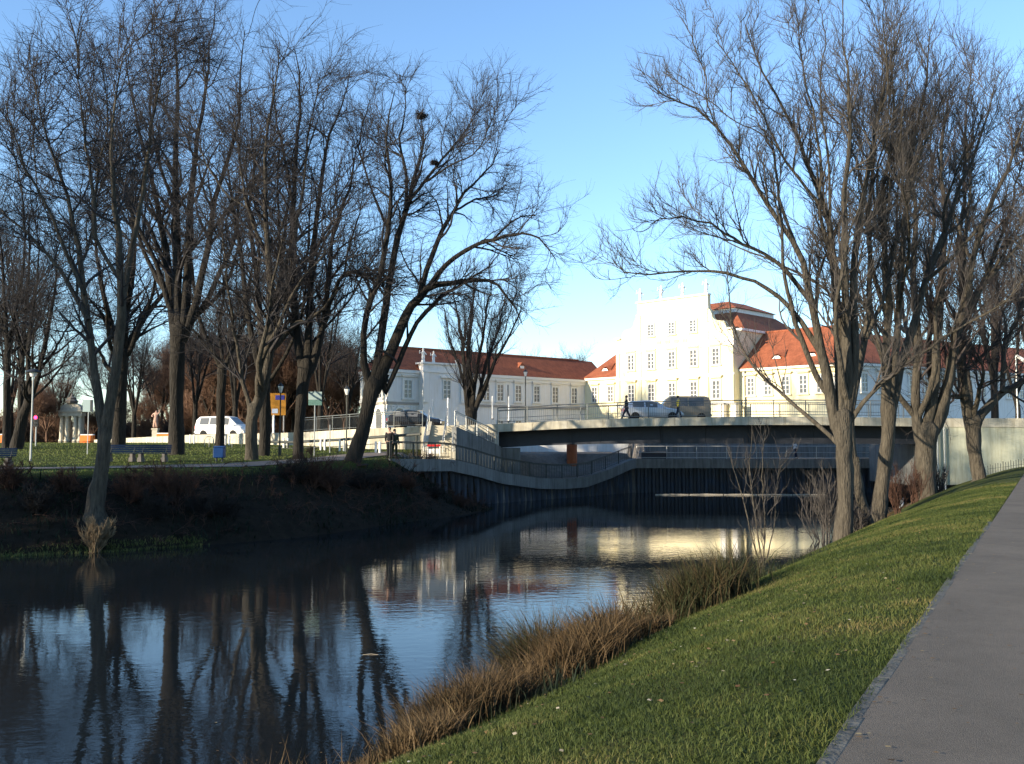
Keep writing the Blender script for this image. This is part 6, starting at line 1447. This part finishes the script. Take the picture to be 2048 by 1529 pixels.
# low pale wall continuing left
# domed stone gate
Yg = 106; cx = xa(142, Yg); zg = 4.0
r = thing('stone_gate', (cx, Yg, zg), 'small sandstone garden gate with paired columns and a curved ornamented top', 'gate')
sc = Yg/F
for px in (122, 133, 149, 159): inst('column', MB().lathe([(0.3, 0), (0.3, 0.3), (0.22, 0.35), (0.19, 2.7), (0.28, 2.85), (0.28, 2.95)], n=10).mesh('column', 'sandstone'), r, ((px-141)*sc, 0, 0))
for px in (127, 154): inst('pier', MB().cbox((0, 0.45, 1.48), (0.85, 0.5, 2.95)).mesh('pier', 'sandstone'), r, ((px-141)*sc, 0, 0))
inst('entablature', MB().box(-1.3, 1.3, -0.35, 0.75, 2.96, 3.4).mesh('entablature', 'sandstone'), r); inst('cornice', MB().box(-1.45, 1.45, -0.5, 0.9, 3.403, 3.58).mesh('cornice', 'sandstone'), r)
inst('curved_top', MB().prism([(-1.2, 3.583), (1.2, 3.583), (1.05, 4.0), (0.7, 4.25), (0.35, 4.38), (-0.35, 4.38), (-0.7, 4.25), (-1.05, 4.0)], -0.25, 0.65).mesh('curved_top', 'sandstone'), r)
inst('ornament', MB().lathe([(0.62, 4.383), (0.7, 4.6), (0.45, 4.85), (0.5, 4.95), (0.15, 5.15), (0.05, 5.45)], n=9).mesh('ornament', 'bench_stone'), r)
# statue on pedestal
Ys = 98; cx = xa(311, Ys); zs = 4.1
r = thing('stone_statue', (cx, Ys, zs), 'reddish stone statue on a pale pedestal beyond the left lawn', 'statue')
inst('pedestal', MB().lathe([(0.48, 0), (0.48, 0.15), (0.38, 0.2), (0.38, 1.15), (0.46, 1.25), (0.46, 1.35)], n=4).mesh('pedestal', 'sandstone'), r).rotation_euler = (0, 0, PI/4)
ho = part_empty('figure', r); ho.location = (0, 0, 1.35)
skin_mesh('figure_body', [(0, 0, 0.9), (0, 0, 1.25), (0.03, 0, 1.55), (0.05, 0, 1.7), (0.05, -0.02, 1.85), (-0.25, 0, 1.5), (-0.38, -0.1, 1.25), (-0.2, -0.25, 1.2), (0.28, 0, 1.5), (0.42, -0.05, 1.7), (0.38, -0.1, 1.95), (-0.12, 0, 0.5), (-0.15, -0.05, 0.05), (0.14, -0.05, 0.5), (0.1, 0.05, 0.05)], [(0, 1), (1, 2), (2, 3), (3, 4), (2, 5), (5, 6), (6, 7), (2, 8), (8, 9), (9, 10), (0, 11), (11, 12), (0, 13), (13, 14)], [(0.24, 0.2), (0.2, 0.16), (0.2, 0.14), 0.07, 0.13, 0.09, 0.08, 0.06, 0.09, 0.08, 0.06, 0.17, 0.14, 0.17, 0.14], 'red_sandstone', ho)
# dark box on the far quay and things in the water
a = at(1309, 918, 77.2); r = thing('storage_box', (a.x, 77.4, 2.55), 'long dark blue grey box standing on the far quay under the bridge', 'box')
inst('container', MB().box(-1.05, 1.05, -0.4, 0.4, 0.1, 0.62).mesh('container', 'steel_navy'), r); inst('lid', MB().prism([(-1.1, 0.623), (1.1, 0.623), (1.0, 0.72), (-1.0, 0.72)], -0.44, 0.44).mesh('lid', 'steel_navy'), r)
for s in (-0.8, 0.8): inst('foot', MB().box(s-0.1, s+0.1, -0.35, 0.35, 0, 0.097).mesh('foot', 'dark_metal'), r)
bm = thing('floating_boom', (17, 73.5, 0), 'thin pale floating boom lying on the water beneath the bridge', 'boom')
xx = at(1310, 990, 72.9).x
for i in range(5): MB().tube([(xx+i*2.62+0.03, 72.9+0.1*math.sin(i), 0.03), (xx+i*2.62+1.3, 72.9+0.12*math.sin(i+.5), 0.05), (xx+i*2.62+2.58, 72.9+0.1*math.sin(i+1), 0.03)], 0.04, 6).build('boom_log', 'plank_pale', bm)
a = at(1803, 1000, 58); o = MB().lathe([(0.13, -1.0), (0.13, 0.62), (0.06, 0.7)], (a.x, 58, 0), 10).build('mooring_post', 'white_paint'); tag(o, 'short white mooring post in the water beyond the right bank trunks', 'post')
a = at(742, 1302, 18.3); tag(MB().tube([(a.x-0.16, 18.3, 0.0), (a.x, 18.31, 0.012), (a.x+0.14, 18.3, 0.0)], [0.004, 0.007, 0.004], 5).build('floating_twig', 'dead_wood'), 'small pale twig floating on the water', 'twig')
# pipes beside the right abutment and little fence
ap = thing('abutment_pipes', (28.0, 61.7, 1.5), 'two slender pale pipes running down the corner of the right abutment', 'pipe')
for px in (1876, 1890): 
    a = at(px, 900, 62.4); MB().tube([(a.x, 62.45, 0.9), (a.x, 62.45, 5.0)], 0.055, 8).build('pipe', 'galvanised', ap)
fe = thing('picket_fence', (31, 58.9, 2.4), 'low thin metal fence at the foot of the right abutment wall', 'fence')
a0, a1 = at(1976, 953, 57.5), at(2070, 948, 56.2)
for i in range(19):
    f = i/18; p = a0+(a1-a0)*f; zg = hz(p.x, p.y); MB().tube([(p.x, p.y, zg-0.05), (p.x, p.y, zg+0.55+0.05*math.sin(i*2.3))], 0.018, 4).build('picket', 'rail_dark', fe)
MB().tube([(a0.x, a0.y, hz(a0.x, a0.y)+0.35), (a1.x, a1.y, hz(a1.x, a1.y)+0.35)], 0.014, 4).build('wire', 'rail_dark', fe)
# lamp arm at the right edge
a = at(2036, 850, 66); r = thing('street_lamp', (a.x, 66, 5.4), 'modern street lamp with a white slanted head at the right picture edge', 'street lamp')
hp = at(2036, 716, 66).z-5.4
inst('pole', MB().tube([(0, 0, -0.1), (0, 0, hp+0.2)], 0.05, 8).mesh('pole', 'galvanised'), r)
inst('lamp_head', MB().tube([(0.05, 0, hp+0.15), (0.75, -0.1, hp-0.35)], [0.10, 0.15], 8).mesh('lamp_head', 'white_paint'), r)
